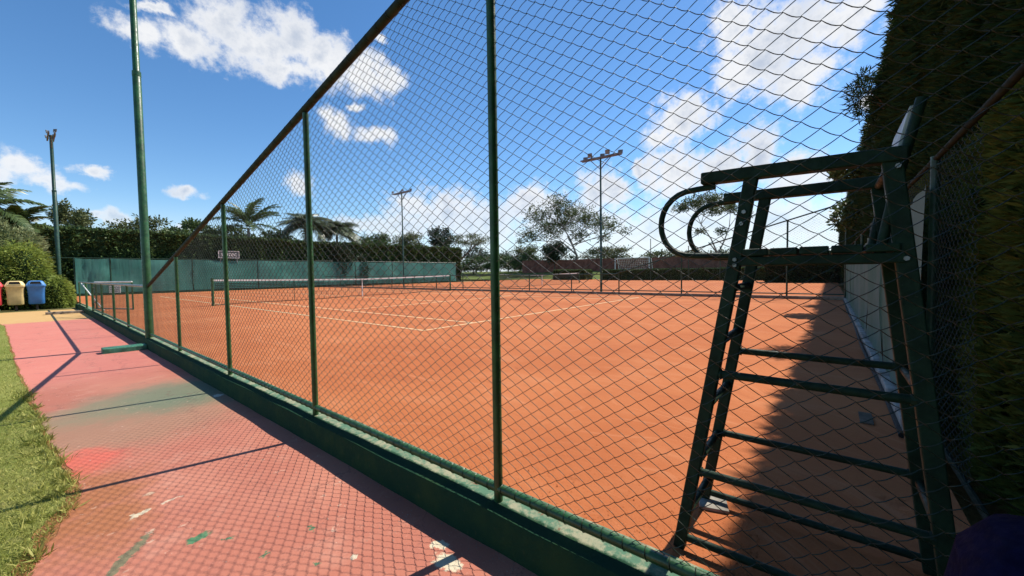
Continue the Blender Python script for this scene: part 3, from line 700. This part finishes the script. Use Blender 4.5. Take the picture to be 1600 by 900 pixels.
# pale windscreen hung on it: sagging top, separate bays
xs = [3.42, 5.6, 8.1, 10.6, 13.1, 15.6, 17.45]
for i in range(len(xs)-1):
    a, c = xs[i]+.01, xs[i+1]-.01; nx, nz = 16, 9; V = []
    for iz in range(nz+1):
        for ix in range(nx+1):
            u, w = ix/nx, iz/nz; tp = 1.60-.045*i-.07*math.sin(u*PI)
            V.append((a+(c-a)*u, RY+.055+.03*math.sin(u*9+i*2)*math.sin(w*PI)+.012*math.sin(u*31+w*3), .10+(tp-.1)*w))
    F = [(iz*(nx+1)+ix, iz*(nx+1)+ix+1, (iz+1)*(nx+1)+ix+1, (iz+1)*(nx+1)+ix) for iz in range(nz) for ix in range(nx)]
    np_mesh('windscreen_panel', V, F, M['screen_white'], rf, smooth=True)
MB().box((10.5, -.44, .03), (14.2, .11, .10)).build('kerb', M['concrete'], rf, bevel=.012)
hs = MB(); pts = []
for k in range(90):
    x = 3.5+k*.155; pts.append((x, -.368+.010*math.sin(x*1.1), .018))
hs.tube(pts, .017, 7); tag(hs.build('garden_hose', M['hose'], smooth=True), 'black hose lying along the foot of the pale windscreen', 'hose')
dr_ = MB().box((3.8, -.22, .006), (.26, .075, .012)); tag(dr_.build('drain_cover', M['bark'], bevel=.003), 'small dark drain cover in the shaded clay by the windscreen', 'drain cover')

# ------------------------------------------------------------------ umpire chair
uc = thing('umpire_chair', 'tall dark green steel umpire chair with looped armrests behind the fence', 'umpire chair', (1.8, .1, 0))
XA, XB = 1.60, 2.00
def up_(o, q): return o
for x in (XA, XB):
    MB().bar((x, .452, .0), (x, .215, 1.425), .036, .042, (0, 1, 0)).build('leg', M['chair'], uc, bevel=.004)
    MB().bar((x, -.300, .0), (x, -.135, 1.425), .034, .046, (0, 1, 0)).build('leg', M['chair'], uc, bevel=.004)
    zf, zr = (1.437, 1.425) if x == XA else (1.42, 1.415)
    MB().bar((x, .375, zf), (x, -.17, zr), .05, .042).build('armrest', M['chair'], uc, bevel=.005)
    pts = [(x, .33, 1.405)]
    for t in np.linspace(0, PI, 15):
        pts.append((x, .39+.135*math.sin(t)**.8 if 0 < t < PI else .39, 1.278+.125*math.cos(t)))
    pts += [(x, .30, 1.150), (x, .18, 1.150)]
    MB().tube(pts, .0115, 8).build('arm_loop', M['chair'], uc, True)
    for z in ((.715, .325) if x == XA else (.735, .345)):
        yf = .452-.237*z/1.425; yr = -.30+.165*z/1.425
        MB().tube([(x, yf, z), (x, yr, z)], .0145, 10).build('side_rung', M['chair'], uc, True)
    MB().tube([(x, .43, .045), (x, -.29, .045)], .0145, 10).build('base_rail', M['chair'], uc, True)
    MB().bar((x, .25, 1.128), (x, -.17, 1.128), .045, .03).build('seat_frame', M['chair'], uc, bevel=.004)
    MB().tube([(x, -.115, 1.14), (x, -.15, 1.36), (x, -.195, 1.575)], .013, 10).build('back_tube', M['chair'], uc, True)
for z in (.12, .345, .58, .83, 1.03):
    yf = .452-.237*z/1.425; MB().tube([(XA, yf, z), (XB, yf, z)], .0145, 10).build('ladder_rung', M['chair'], uc, True)
for z in (.325, .73, 1.40):
    yr = -.30+.165*z/1.425; MB().tube([(XA, yr, z), (XB, yr, z)], .0145, 10).build('rear_rung', M['chair'], uc, True)
for k in range(5):
    y = .20-.080*k; MB().box(((XA+XB)/2, y, 1.158), (XB-XA+.06, .075, .024)).build('seat_slat', M['chair'], uc, bevel=.004)
for x, s_ in ((XA, -1), (XB, 1)):
    for yy, z in ((.235, 1.30), (.243, 1.26), (.262, 1.135), (.262, 1.115), (-.148, 1.39), (-.17, 1.125)):
        MB().tube([(x+s_*.014, yy, z), (x+s_*.027, yy, z)], .007, 6).build('bolt', M['steel'], uc)
    for z in ((.715, .325) if x == XA else (.735, .345)):
        yf = .452-.237*z/1.425; yr = -.30+.165*z/1.425
        for q in (yf-.022, yr+.024): MB().tube([(x, q-.006, z), (x, q+.006, z)], [.020, .017], 8).build('weld', M['chair'], uc, True)
b = MB(); rr = []
for k in range(7):
    z = 1.40+.165*k/6; y = -.142-.215*(z-1.40)
    rr.append([(XA+.02, y+.004, z), (XB-.02, y+.004, z), (XB-.02, y-.012, z), (XA+.02, y-.012, z)])
b.loft(rr).build('backrest', M['backrest'], uc, bevel=.003)
for x, y in ((XB-.05, .42),):
    MB().box((x+.03, y-.01, .008), (.12, .12, .016), .3).build('foot_plate', M['concrete'], uc, bevel=.003)

# ------------------------------------------------------------------ backpack at the right edge
bp = thing('backpack', 'large navy blue backpack with black trim at the foot of the near fence', 'backpack', (1.10, -.41, -.15))
def rrect(cx, cy, z, hx, hy, rad, n=5):
    out = []
    for q, (sx, sy) in enumerate(((1, 1), (-1, 1), (-1, -1), (1, -1))):
        for k in range(n):
            a = q*PI/2+k*PI/2/(n-1); out.append((cx+sx*(hx-rad)+rad*math.cos(a), cy+sy*(hy-rad)+rad*math.sin(a), z))
    return out
prof = [(-.15, .11, .16), (-.12, .135, .20), (.05, .15, .225), (.25, .15, .225), (.42, .14, .215), (.52, .115, .195), (.60, .085, .165), (.63, .04, .10)]
MB().loft([rrect(1.10, -.41, z, hx, hy, min(hx, hy)*.7) for z, hx, hy in prof]).build('body', M['navy'], bp, True)
MB().loft([rrect(1.10, -.41, z, hx+.012, hy+.012, min(hx, hy)*.7) for z, hx, hy in [(.44, .137, .212), (.47, .132, .207), (.55, .118, .195), (.615, .08, .155), (.645, .03, .08)]]).build('top_flap', M['navy'], bp, True)
MB().loft([rrect(.945, -.41, z, hx, hy, hx*.7) for z, hx, hy in [(-.08, .03, .13), (-.04, .045, .15), (.15, .05, .155), (.24, .04, .14), (.27, .015, .10)]]).build('front_pocket', M['navy'], bp, True)
MB().tube([(1.14, -.48, .63), (1.16, -.46, .685), (1.16, -.36, .685), (1.14, -.34, .63)], .014, 8).build('carry_handle', M['black'], bp, True)
for y in (-.50, -.32): MB().tube([(1.19, y, .55), (1.25, y, .42), (1.26, y, .15), (1.21, y, -.08)], .02, 8).build('shoulder_strap', M['black'], bp, True)
MB().loft([rrect(1.10, -.41, z, hx, hy, .1) for z, hx, hy in [(.425, .150, .225), (.44, .151, .226)]]).build('trim_band', M['black'], bp, True)

# ------------------------------------------------------------------ litter bins
def bin_(loc, k, label):
    t = thing('litter_bin', label, 'bin', loc, 'coloured recycling bins on posts', R(-4))
    rings = [rrect(0, 0, z, hx, hy, rad, 6) for z, hx, hy, rad in ((.24, .17, .13, .06), (.255, .20, .16, .08), (.29, .215, .175, .09), (.60, .215, .175, .08), (.84, .228, .19, .07), (.96, .245, .205, .07), (.975, .25, .21, .07))]
    MB().loft(rings).build('body', M['bin_'+k], t, True, local=True)
    lr = [rrect(0, 0, z, hx, hy, rad, 6) for z, hx, hy, rad in ((.972, .262, .222, .07), (1.03, .262, .222, .07), (1.05, .245, .205, .07), (1.15, .20, .17, .07), (1.185, .17, .14, .07), (1.20, .12, .09, .05))]
    ld = MB().loft(lr).build('lid', M['lid_'+k], t, True, local=True)
    b = MB(); b.loft([[(-.165, -.222, 1.055), (.165, -.222, 1.055), (.125, -.170, 1.165), (-.125, -.170, 1.165)], [(-.165, -.18, 1.055), (.165, -.18, 1.055), (.125, -.13, 1.165), (-.125, -.13, 1.165)]])
    b.build('opening', M['dark'], ld, local=True)
    b = MB(); b.tube([(-.165, -.224, 1.052), (.165, -.224, 1.052), (.126, -.172, 1.168), (-.126, -.172, 1.168), (-.165, -.224, 1.052)], .010, 6).build('opening_rim', M['lid_'+k], ld, True, local=True)
    MB().tube([(0, .05, 0), (0, .05, .26)], .035, 10).build('post', M['bark'], t, True, local=True)
    return t
bin_((.22, 25.2, -.15), 'blue', 'blue litter bin, rightmost of the row beside the bush')
bin_((-.31, 25.2, -.15), 'yellow', 'pale yellow litter bin between the blue and the red bins')
bin_((-.86, 25.2, -.15), 'red', 'red litter bin cut by the left edge of the photo')

# ------------------------------------------------------------------ sign above the windscreen
sn = thing('sponsor_sign', 'dark sign board with white lettering above the teal windscreen', 'sign', (10.0, 36.9, 2.5))
MB().box((10.1, 36.9, 2.84), (1.36, .05, .56)).build('board', M['signdark'], sn, bevel=.004)
for z in (2.575, 3.105): MB().box((10.1, 36.868, z), (1.40, .03, .035)).build('frame_bar', M['board'], sn)
for x in (9.42, 10.78): MB().box((x, 36.867, 2.84), (.035, .03, .49)).build('frame_bar', M['board'], sn)
for x in (9.55, 10.65): MB().tube([(x, 36.93, 2.2), (x, 36.93, 2.60)], .02, 6).build('support', M['steel'], sn)
fc = bpy.data.curves.new('lettering', 'FONT'); fc.body = 'sintec'; fc.size = .50; fc.extrude = .006; fc.align_x = 'CENTER'; fc.align_y = 'CENTER'
to = bpy.data.objects.new('tmp_text', fc); COL.objects.link(to)
me = bpy.data.meshes.new_from_object(to.evaluated_get(bpy.context.evaluated_depsgraph_get())); bpy.data.objects.remove(to)
me.materials.clear(); me.materials.append(M['white'])
lt = bpy.data.objects.new('lettering', me); COL.objects.link(lt); lt.parent = sn; lt.rotation_euler = (R(90), 0, 0); lt.location = Vector((10.1, 36.866, 2.86))-Vector((10.0, 36.9, 2.5)); lt.scale = (.92, 1, 1)

# ------------------------------------------------------------------ plants at left
def bush(name, label, blobs, n, size, lm, aspect=.3, layered=True, cat='bush', core=True, trunk=None):
    t = thing(name, label, cat, (blobs[0][0][0], blobs[0][0][1], -.16))
    parts = []; b = MB()
    tot = sum(r_[0]*r_[2]+r_[1]*r_[2] for _, r_ in blobs)
    for c, r_ in blobs:
        c, r_ = np.array(c), np.array(r_); k = int(n*(r_[0]*r_[2]+r_[1]*r_[2])/tot)
        U = unit(k); s = (1+.16*vnoise(U*1.0, 2.6, int(abs(c[0]*7)+3))+.07*vnoise(U, 7, 5))[:, None]
        P = c+U*r_*s*RNG.uniform(.78, 1.04, k)[:, None]; P = P[P[:, 2] > -.14]
        U2 = (P-c)/r_
        D = U2*np.array([1, 1, .35])+np.array([0, 0, -.12]) if layered else U2+np.array([0, 0, .2])
        parts.append(leaves(P, size, aspect, D, .45 if layered else .9))
        if core:
            rings = []
            for i in range(1, 10):
                th = PI*i/10; rings.append([tuple(c+r_*.82*np.array([math.sin(th)*math.cos(q), math.sin(th)*math.sin(q), -math.cos(th)])) for q in np.linspace(0, 2*PI, 14, endpoint=False)])
            rings = [[(p[0], p[1], max(p[2], -.2)) for p in q] for q in rings]
            b.loft(rings)
    if core: b.build('inner_growth', M['hedge_core'], t)
    V, F = merge(parts); o = np_mesh('foliage', V, F, lm, t); o['kind'] = 'stuff'
    if trunk: MB().tube(trunk, [.07, .05, .03], 7).build('stem', M['bark'], t, True)
    return t
bush('clipped_bush', 'light green layered conifer bush behind the yellow bin', [((-.05, 26.9, 1.1), (.75, .9, 1.55)), ((-.75, 26.8, .9), (.7, .8, 1.25)), ((.35, 26.7, .75), (.5, .7, .85))], 16000, .15, M['thuja'], .28)
bush('clipped_bush', 'lower spreading conifer bush between the blue bin and the fence corner', [((.78, 26.0, .40), (.46, .55, .78)), ((1.0, 26.3, .35), (.28, .5, .68))], 9000, .12, M['thuja'], .28)
bush('shrub', 'pale leafy shrub below the palm at the left edge', [((-.75, 28.6, 2.3), (.75, .9, 1.3)), ((-1.7, 28.5, 2.5), (1.0, 1.0, 1.7)), ((-.05, 29.0, 2.3), (.65, .8, 1.1))], 10000, .20, M['pale_leaf'], .32, False, 'shrub')
bush('shrub', 'dark shrub under the conifer bush at the left edge of the bins', [((-1.5, 26.2, .5), (.7, .5, 1.1))], 2500, .16, M['hedge'], .4, False, 'shrub')

FRONDS = {}
def frond_mesh(L_, droop, lm, leaflet=.55, npair=34, key=None):
    if key in FRONDS: return FRONDS[key]
    pts = []; 
    for k in range(13):
        u = k/12; pts.append((L_*u*(1-.18*droop*u), 0, L_*(.32*u-droop*u*u*.75)))
    P = np.array(pts); vs, fs = [], []
    b = MB(); b.tube(pts, [.035*(1-.8*k/12)+.004 for k in range(13)], 5)
    V0, F0 = b.v, b.f
    me = bpy.data.meshes.new('frond')
    r_ = np.random.default_rng(len(FRONDS)+5)
    for k in range(npair):
        u = .16+.84*k/npair; i = u*12; i0 = min(int(i), 11); p = P[i0]+(P[i0+1]-P[i0])*(i-i0); t = P[i0+1]-P[i0]; t /= np.linalg.norm(t)
        ln = leaflet*(math.sin(PI*min(1, .18+.82*u))**.6)*r_.uniform(.8, 1.1)
        for s_ in (-1, 1):
            dr = np.array([t[0]*.55, s_*.8, t[2]*.55+r_.uniform(.0, .45)]); dr /= np.linalg.norm(dr)
            e1 = p+dr*ln*.55; e2 = p+dr*ln+np.array([0, 0, -ln*.42*(.5+droop)])
            wv = t*.045
            q = len(V0); V0 += [tuple(p-wv), tuple(p+wv), tuple(e1+wv), tuple(e1-wv), tuple(e2)]; F0 += [(q, q+1, q+2, q+3), (q+3, q+2, q+4)]
    me.from_pydata(V0, [], F0); me.update(); me.materials.append(lm); FRONDS[key] = me
    return me
def palm(label, loc, h, nf, L_, droop, lm='palm', lean=(0, 0), leaflet=.55, spread=1., group='palms', seed=0):
    t = thing('palm_tree', label, 'palm', loc, group); r_ = random.Random(seed+17)
    top = Vector((lean[0], lean[1], h))
    MB().tube([(0, 0, -.2), (lean[0]*.3, lean[1]*.3, h*.4), tuple(top-Vector((0, 0, .15)))], [.20, .15, .12], 9).build('trunk', M['palebark'], t, True, local=True)
    for k in range(nf):
        el = (r_.uniform(-.25, 1.15) if k > nf*.3 else r_.uniform(.5, 1.25)) if droop < 1 else r_.uniform(.1, 1.4)
        dp = droop*r_.uniform(.75, 1.3); key = (lm, round(L_, 1), round(dp*3), leaflet)
        me = frond_mesh(L_, dp, M[lm], leaflet, key=key)
        o = bpy.data.objects.new('frond', me); COL.objects.link(o); o.parent = t; o.location = top
        o.rotation_euler = (r_.uniform(-.3, .3), -el*spread, k*2.39996+r_.uniform(-.2, .2)); s_ = r_.uniform(.8, 1.1); o.scale = (s_, s_, s_)
    return t
palm('feather palm with upright fronds above the hedge left of the tall fence post', (14.2, 45.5, 0), 6.1, 20, 3.9, .62, 'palm', leaflet=.75, seed=1)
palm('drooping grey green palm behind the hedge, left one of a pair', (18.9, 43.5, 0), 6.1, 42, 2.9, 1.35, 'palmgrey', leaflet=1.0, seed=2)
palm('drooping grey green palm behind the hedge, right one of a pair', (22.8, 44.5, 0), 6.0, 42, 2.8, 1.35, 'palmgrey', leaflet=1.0, seed=3)
palm('palm with arching fronds over the shrubs at the left edge', (-1.35, 31, 0), 4.3, 16, 2.6, .75, 'palm', seed=4)
palm('smaller palm behind the shrubs beside the far left lamp pole', (-.25, 32.5, 0), 3.6, 16, 1.9, .7, 'palm', seed=6)

# ------------------------------------------------------------------ trees
def tree(label, loc, h, crown, n, size, lm, trunk_r=.18, bark='bark', nclump=16, flat=1., seed=0, spread=None, group=None, branch0=.35, aspect=.5, name='tree', cat='tree', clumps=None):
    """tapered trunk, forking limbs to every clump, leaf-sized faces in uneven clumps"""
    t = thing(name, label, cat, loc, group); r_ = random.Random(seed+91); c, rad = Vector(crown[0]), Vector(crown[1])
    lm_ = M[lm]; b = MB(); parts = []
    fork = Vector((0, 0, h*branch0))
    MB().tube([(0, 0, -.3), (.03*h*r_.uniform(-.3, .3), 0, h*branch0*.5), tuple(fork)], [trunk_r, trunk_r*.8, trunk_r*.65], 8).build('trunk', M[bark], t, True, local=True)
    cl = []
    if clumps:
        for (yy, zz, rr) in clumps:
            cl.append((Vector((r_.uniform(-.5, .5)*rad.x, yy-loc[1], zz-loc[2])), np.array([rr*1.1, rr, rr*flat])))
    else:
        for k in range(nclump):
            z = r_.uniform(-.75, .95); a = k*2.4+r_.uniform(-.4, .4); q = math.sqrt(max(0, 1-z*z))*r_.uniform(.45, .95)
            cl.append((c+Vector((rad.x*q*math.cos(a), rad.y*q*math.sin(a), rad.z*z*.85)), np.array([rad.x, rad.y, rad.z*flat])*r_.uniform(.26, .46)))
    # a few main limbs, each forking again to the clumps that lie nearest to it
    nl = max(3, len(cl)//4); limbs = []; wt = sum(float(q_[1][1]**2) for q_ in cl)
    for k in range(nl):
        p = cl[k*len(cl)//nl][0]; e = fork.lerp(p, .62)+Vector((r_.uniform(-.04, .04)*h, r_.uniform(-.04, .04)*h, -.05*h*r_.uniform(.3, 1)))
        m1 = fork.lerp(e, .45)+Vector((r_.uniform(-.03, .03)*h, r_.uniform(-.03, .03)*h, .02*h))
        b.tube([tuple(fork), tuple(m1), tuple(e)], [trunk_r*.55, trunk_r*.42, trunk_r*.28], 6, False); limbs += [(m1, trunk_r*.3), (e, trunk_r*.26)]
    for k, (p, cr_) in enumerate(cl):
        s0, w0 = min(limbs, key=lambda q_: (q_[0]-p).length+(.5*rad.z if q_[0].z > p.z else 0))
        mid_ = s0.lerp(p, .5)+Vector((r_.uniform(-.03, .03)*h, r_.uniform(-.03, .03)*h, .02*h))
        b.tube([tuple(s0), tuple(mid_), tuple(p)], [w0, w0*.65, w0*.25], 5, False)
        m_ = max(40, int(n*float(cr_[1]**2)/wt)); U = unit(m_)*RNG.uniform(.1, 1.25, m_)[:, None]**.8
        U *= (1+.45*vnoise(U, 2.6, seed+k))[:, None]
        P = np.array(p)+U*cr_
        parts.append(leaves(P, size, aspect, U*np.array([1, 1, .5])+np.array([0, 0, .15]), .8))
    b.build('branches', M[bark], t, True, local=True)
    V, F = merge(parts); o = np_mesh('crown', V, F, lm_, t, local=True); o['kind'] = 'stuff'
    return t
GT = 'trees behind the back hedge'
tree('dark open gum tree behind the hedge beside the far left lamp pole', (2.6, 52, 0), 7.8, ((0, 0, 6.2), (1.15, 1.2, 1.5)), 3000, .26, 'olive', seed=1, nclump=10, group=GT)
tree('low round tree top over the hedge left of the thick lamp pole', (8.0, 54, 0), 7.0, ((0, 0, 5.6), (2.6, 2, 1.4)), 3000, .30, 'olive', seed=2, nclump=14, group=GT)
tree('rounded dark tree crown just right of the thick lamp pole above the hedge', (10.6, 50, 0), 6.9, ((0, 0, 5.5), (1.8, 2, 1.2)), 3000, .28, 'tree', seed=3, nclump=12, group=GT)
tree('wide low tree crown above the hedge where the sloping rail crosses it', (13.0, 49, 0), 6.6, ((0, 0, 5.1), (2.6, 2, 1.2)), 3200, .28, 'tree', seed=4, nclump=14, group=GT)
tree('leafy green tree behind the hedge just right of the palm pair', (27.5, 44, 0), 6.0, ((0, 0, 5.0), (2.1, 1.6, 1.1)), 3000, .26, 'tree', seed=5, nclump=13, group=GT)
tree('olive toned shrub tree behind the hedge beside the thin floodlight pole', (32.2, 44, 0), 6.6, ((0, 0, 5.4), (2.0, 1.6, 1.3)), 3000, .26, 'olive', seed=6, nclump=13, group=GT)
tree('dark pointed tree above the right end of the hedge', (37.0, 43, 0), 7.4, ((0, 0, 5.7), (1.5, 1.5, 2.0)), 3600, .26, 'tree_dark', seed=7, nclump=14, group=GT)
tree('flat topped feathery tree reaching out right of the back hedge', (41.0, 44, 0), 7.2, ((.9, -1.5, 6.1), (3.6, 3.2, .9)), 3600, .22, 'feathery', seed=8, nclump=18, flat=.7, group=GT, aspect=.35)
tree('leafy tree between the palm and the palm pair above the hedge', (16.6, 46, 0), 5.8, ((0, 0, 4.9), (1.6, 1.5, .9)), 2200, .26, 'tree', seed=9, nclump=10, group=GT)
GF = 'trees beyond the second court'
tree('large umbrella shaped tree with layered feathery crown beyond the courts', (66, 37.5, 1.2), 15.5, ((0, -.5, 10.6), (6.0, 9.5, 4.0)), 11000, .42, 'feathery', .34, 'palebark', 34, .72, 11, group=GF, branch0=.2, aspect=.35, clumps=[(41.8, 14.6, 2.3), (44.9, 12.3, 2.6), (39.2, 12.5, 2.9), (35.9, 11.0, 2.5), (47.8, 8.7, 2.2), (43.7, 9.4, 2.5), (32.9, 10.0, 2.0), (29.2, 8.9, 1.5), (36.9, 8.1, 1.7), (32.3, 7.4, 1.2), (40.4, 10.4, 2.5), (46.3, 10.8, 1.6), (42.5, 12.9, 1.8), (27.6, 8.0, .9), (49.6, 7.4, .9)])
tree('spreading feathery tree seen inside the umpire chair loops', (62, 12.4, 1.2), 10.5, ((0, .2, 8.6), (3.5, 5.2, 1.5)), 5000, .34, 'feathery', .2, 'palebark', 20, .6, 12, group=GF, branch0=.2, aspect=.35, clumps=[(15.6, 10.9, 1.6), (13.4, 11.2, 1.7), (11.0, 9.9, 1.4), (9.0, 8.4, .8), (12.6, 9.4, 1.2), (14.9, 6.7, .7), (11.7, 6.4, .7), (17.4, 10.3, 1.0)])
for cy, hh_, lab in ((71.5, 5.2, 'leftmost grey green tree mass close to the end of the back hedge'), (63, 4.6, 'wide grey green tree mass left of the second green fence post'), (55.5, 4.4, 'wide grey green tree mass right of the second green fence post'), (48.5, 4.0, 'low grey green tree left of the black round tree')):
    tree(lab, (64, cy, .9), hh_, ((0, 0, hh_*.5), (2.6, 4.4, hh_*.42)), 5200, .32, 'hedge', .18, 'bark', 18, 1, int(cy), group=GF, branch0=.2)
tree('compact black green round tree left of the umbrella tree trunk', (60, 38.6, 1.2), 5.4, ((0, 0, 3.4), (1.9, 2.3, 1.9)), 5200, .30, 'tree_dark', .2, 'bark', 18, 1, 13, group=GF, branch0=.3)
tree('brownish low tree right of the umbrella tree trunk by the clay wall', (66, 31.5, 1.2), 4.4, ((0, 0, 2.9), (2.0, 4.6, 1.3)), 4200, .30, 'olive', .16, 'bark', 16, 1, 14, group=GF, branch0=.3)
tree('pale low tree in the gap left of the dark round tree', (72, 54, 1.2), 6.0, ((0, 0, 3.6), (2.5, 3.6, 2.2)), 3800, .34, 'olive', .18, 'bark', 16, 1, 15, group=GF, branch0=.3)
for i, (x, y, h_, rx, ry, lab) in enumerate(((74, 61, 5.6, 3, 5, 'grey green tree mass at the end of the back hedge'), (68, 66, 6.4, 3, 4, 'bushy tree right behind the back hedge end'), (72, 46, 4.6, 2.5, 4.5, 'low dark tree behind the clay wall, left part'),
        (76, 25, 3.9, 2.5, 4.0, 'low tree behind the clay wall under the lamp pole'), (80, 18, 4.2, 2.5, 4.5, 'low tree line tree behind the goal'), (84, 11, 3.8, 2.5, 4.5, 'small far tree seen under the seat of the chair'))):
    tree(lab, (x, y, 1.0), h_, ((0, 0, h_*.55), (rx, ry, h_*.42)), 3000, .36, 'tree_dark' if i < 3 else 'olive', .18, 'bark', 14, 1, 30+i, group=GF, branch0=.25)
o = tag(bush('added_foliage', 'dark added foliage for hanging fronds and palm shadow on the windscreen below the palm pair', [((19.6, 37.4, 2.3), (1.15, .5, 1.9)), ((21.7, 37.4, 1.5), (.8, .5, 1.5))], 5200, .22, M['tree_dark'], .4, False, 'added_foliage', core=False, trunk=[(19.8, 37.6, -.1), (19.6, 37.4, 1.4), (19.5, 37.3, 3.0)]))  # added to stand for hanging palm fronds and their shadow on the screen

# ------------------------------------------------------------------ far: clay wall, goal
wv = MB(); rr = []
for k in range(25):
    y = 46-2*k; rr.append([(60.0, y, 1.0), (60.0, y, 3.35-.010*(46-y)+.05*math.sin(k)), (60.35, y, 3.35-.010*(46-y)+.05*math.sin(k)), (60.35, y, 1.0)])
tag(wv.loft(rr).build('clay_wall', M['clay_wall']), 'long reddish brown wall above the grass bank beyond the courts', 'wall')
gl = thing('soccer_goal', 'white football goal standing on the grass bank before the reddish wall', 'goal', (57.5, 23.3, .9))
for y in (20.6, 25.9): MB().tube([(57.5, y, .6), (57.5, y, 3.02)], .07, 8).build('goal_post', M['white'], gl, True)
MB().tube([(57.5, 20.53, 3.05), (57.5, 25.97, 3.05)], .07, 8).build('crossbar', M['white'], gl, True)
for y in (20.6, 25.9): MB().tube([(57.5, y, 3.0), (58.4, y, 2.9), (59.0, y, 1.2)], .04, 6).build('back_stay', M['white'], gl, True)
b = MB()
for k in range(20):
    y = 20.6+5.3*k/19; b.bar((58.4, y, 2.9), (59.0, y, 1.2), .02, .02)
for k in range(7):
    u = k/6; b.bar((58.4+.6*u, 20.6, 2.9-1.7*u), (58.4+.6*u, 25.9, 2.9-1.7*u), .02, .02)
o = b.build('goal_netting', M['white'], gl); o['kind'] = 'stuff'
for k, (x, y, h_) in enumerate(((44, 15.6, 4.6), (44, 11.6, 3.6), (44, 8.6, 3.4))):
    p_ = thing('utility_pole', ['tallest thin pole standing beyond the second court, left of the loops', 'thin middle pole beyond the second court inside the chair loops', 'thin right hand pole beyond the second court inside the chair loops'][k], 'pole', (x, y, 0), 'thin poles beyond the second court')
    MB().tube([(0, 0, -.1), (0, 0, h_)], [.05, .04], 8).build('shaft', M['green2'], p_, True, local=True)
    MB().tube([(0, 0, h_), (0, 0, h_+.05)], .06, 8).build('cap', M['green2'], p_, True, local=True)

# ------------------------------------------------------------------ grass blades on the lawn that shows
n = 230000
y = 1.6+17*RNG.uniform(0, 1, n)**2.0; ex = np.interp(y, [q[1] for q in edge], [q[0] for q in edge])
x = ex+.004-RNG.uniform(0, 1, n)**1.2*(1.2+.45*y)
wob = .045*vnoise(np.stack([x*0, y, y*0], 1), 4, 6)
P = np.stack([x+np.minimum(0, wob), y, np.full(n, -.157)], 1)
keep = (vnoise(P*np.array([1, .8, 1]), 2.2, 44) > -.55) | (RNG.uniform(0, 1, n) < .25); P = P[keep]; n = len(P)
near = np.clip((ex[keep]-P[:, 0])/.25, 0.1, 1)
D = np.array([0, 0, .75])+.75*unit(n); D[:, 2] = np.abs(D[:, 2])
V, F = leaves(P, .027, .13, D, .2)
k = 9000; sel = RNG.integers(0, n, k); P2 = P[sel]; P2 = P2[vnoise(P2, 3.0, 71) > .15]
# weeds on the verge grow in little rosettes
c_ = np.stack([np.interp(yy, [q[1] for q in edge], [q[0] for q in edge])-np.abs(RNG.normal())*.05 for yy in RNG.uniform(2.2, 7, 60)]); yy = RNG.uniform(2.2, 7, 60)
c_ = np.stack([np.interp(yy, [q[1] for q in edge], [q[0] for q in edge])-np.abs(RNG.normal(size=60))*.07, yy, np.full(60, -.156)], 1)
P3 = np.repeat(c_, 26, 0)+RNG.normal(size=(60*26, 3))*[.016, .016, 0]
D2 = np.array([0, 0, .55])+.8*unit(len(P2)); D2[:, 2] = np.abs(D2[:, 2]); D3 = np.array([0, 0, .6])+.7*unit(len(P3)); D3[:, 2] = np.abs(D3[:, 2])
V, F = merge([(V, F), leaves(P2, .055, .07, D2, .2), leaves(P3, .060, .12, D3, .2)])
o = np_mesh('lawn_grass', V, F, M['blade']); tag(o, 'short patchy green and straw coloured grass beside the pink path', 'grass', kind='stuff')

# loose clay thrown up against the kerb, dry litter blown to the foot of the wall
def crumbs(P, size):
    n = len(P); s_ = size*RNG.uniform(.4, 1.6, n)[:, None]
    T = np.array([[1, 0, 0], [-.5, .87, 0], [-.5, -.87, 0], [0, 0, .8]]); V = np.empty((n, 4, 3))
    a = RNG.uniform(0, 6.28, n); ca, sa = np.cos(a)[:, None], np.sin(a)[:, None]
    for k in range(4):
        t = T[k][None]*(1+.35*RNG.normal(size=(n, 3)))
        V[:, k] = P+s_*np.concatenate([t[:, :1]*ca-t[:, 1:2]*sa, t[:, :1]*sa+t[:, 1:2]*ca, t[:, 2:]], 1)
    i = np.arange(n)[:, None]*4
    return V.reshape(-1, 3), np.concatenate([i+[0, 1, 3], i+[1, 2, 3], i+[2, 0, 3]], 0)
n = 6000; y = .2+6.5*RNG.uniform(0, 1, n)**1.3; x = 1.52+np.abs(RNG.normal(size=n))*.38
V, F = crumbs(np.stack([x, y, np.full(n, -.001)], 1), .0045)
tag(np_mesh('clay_crumbs', V, F, M['clay']), 'loose clay crumbs along the kerb foot inside the near fence', 'clay', kind='stuff')
n = 900; y = 1.0+9*RNG.uniform(0, 1, n)**1.5; x = 1.27-np.abs(RNG.normal(size=n))*.10-(RNG.uniform(0, 1, n) < .3)*RNG.uniform(0, .9, n)
V, F = crumbs(np.stack([x, y, np.full(n, -.151)], 1), .0032)
tag(np_mesh('dry_litter', V, F, M['concrete']), 'grit and dry litter gathered on the path along the kerb', 'litter', kind='stuff')
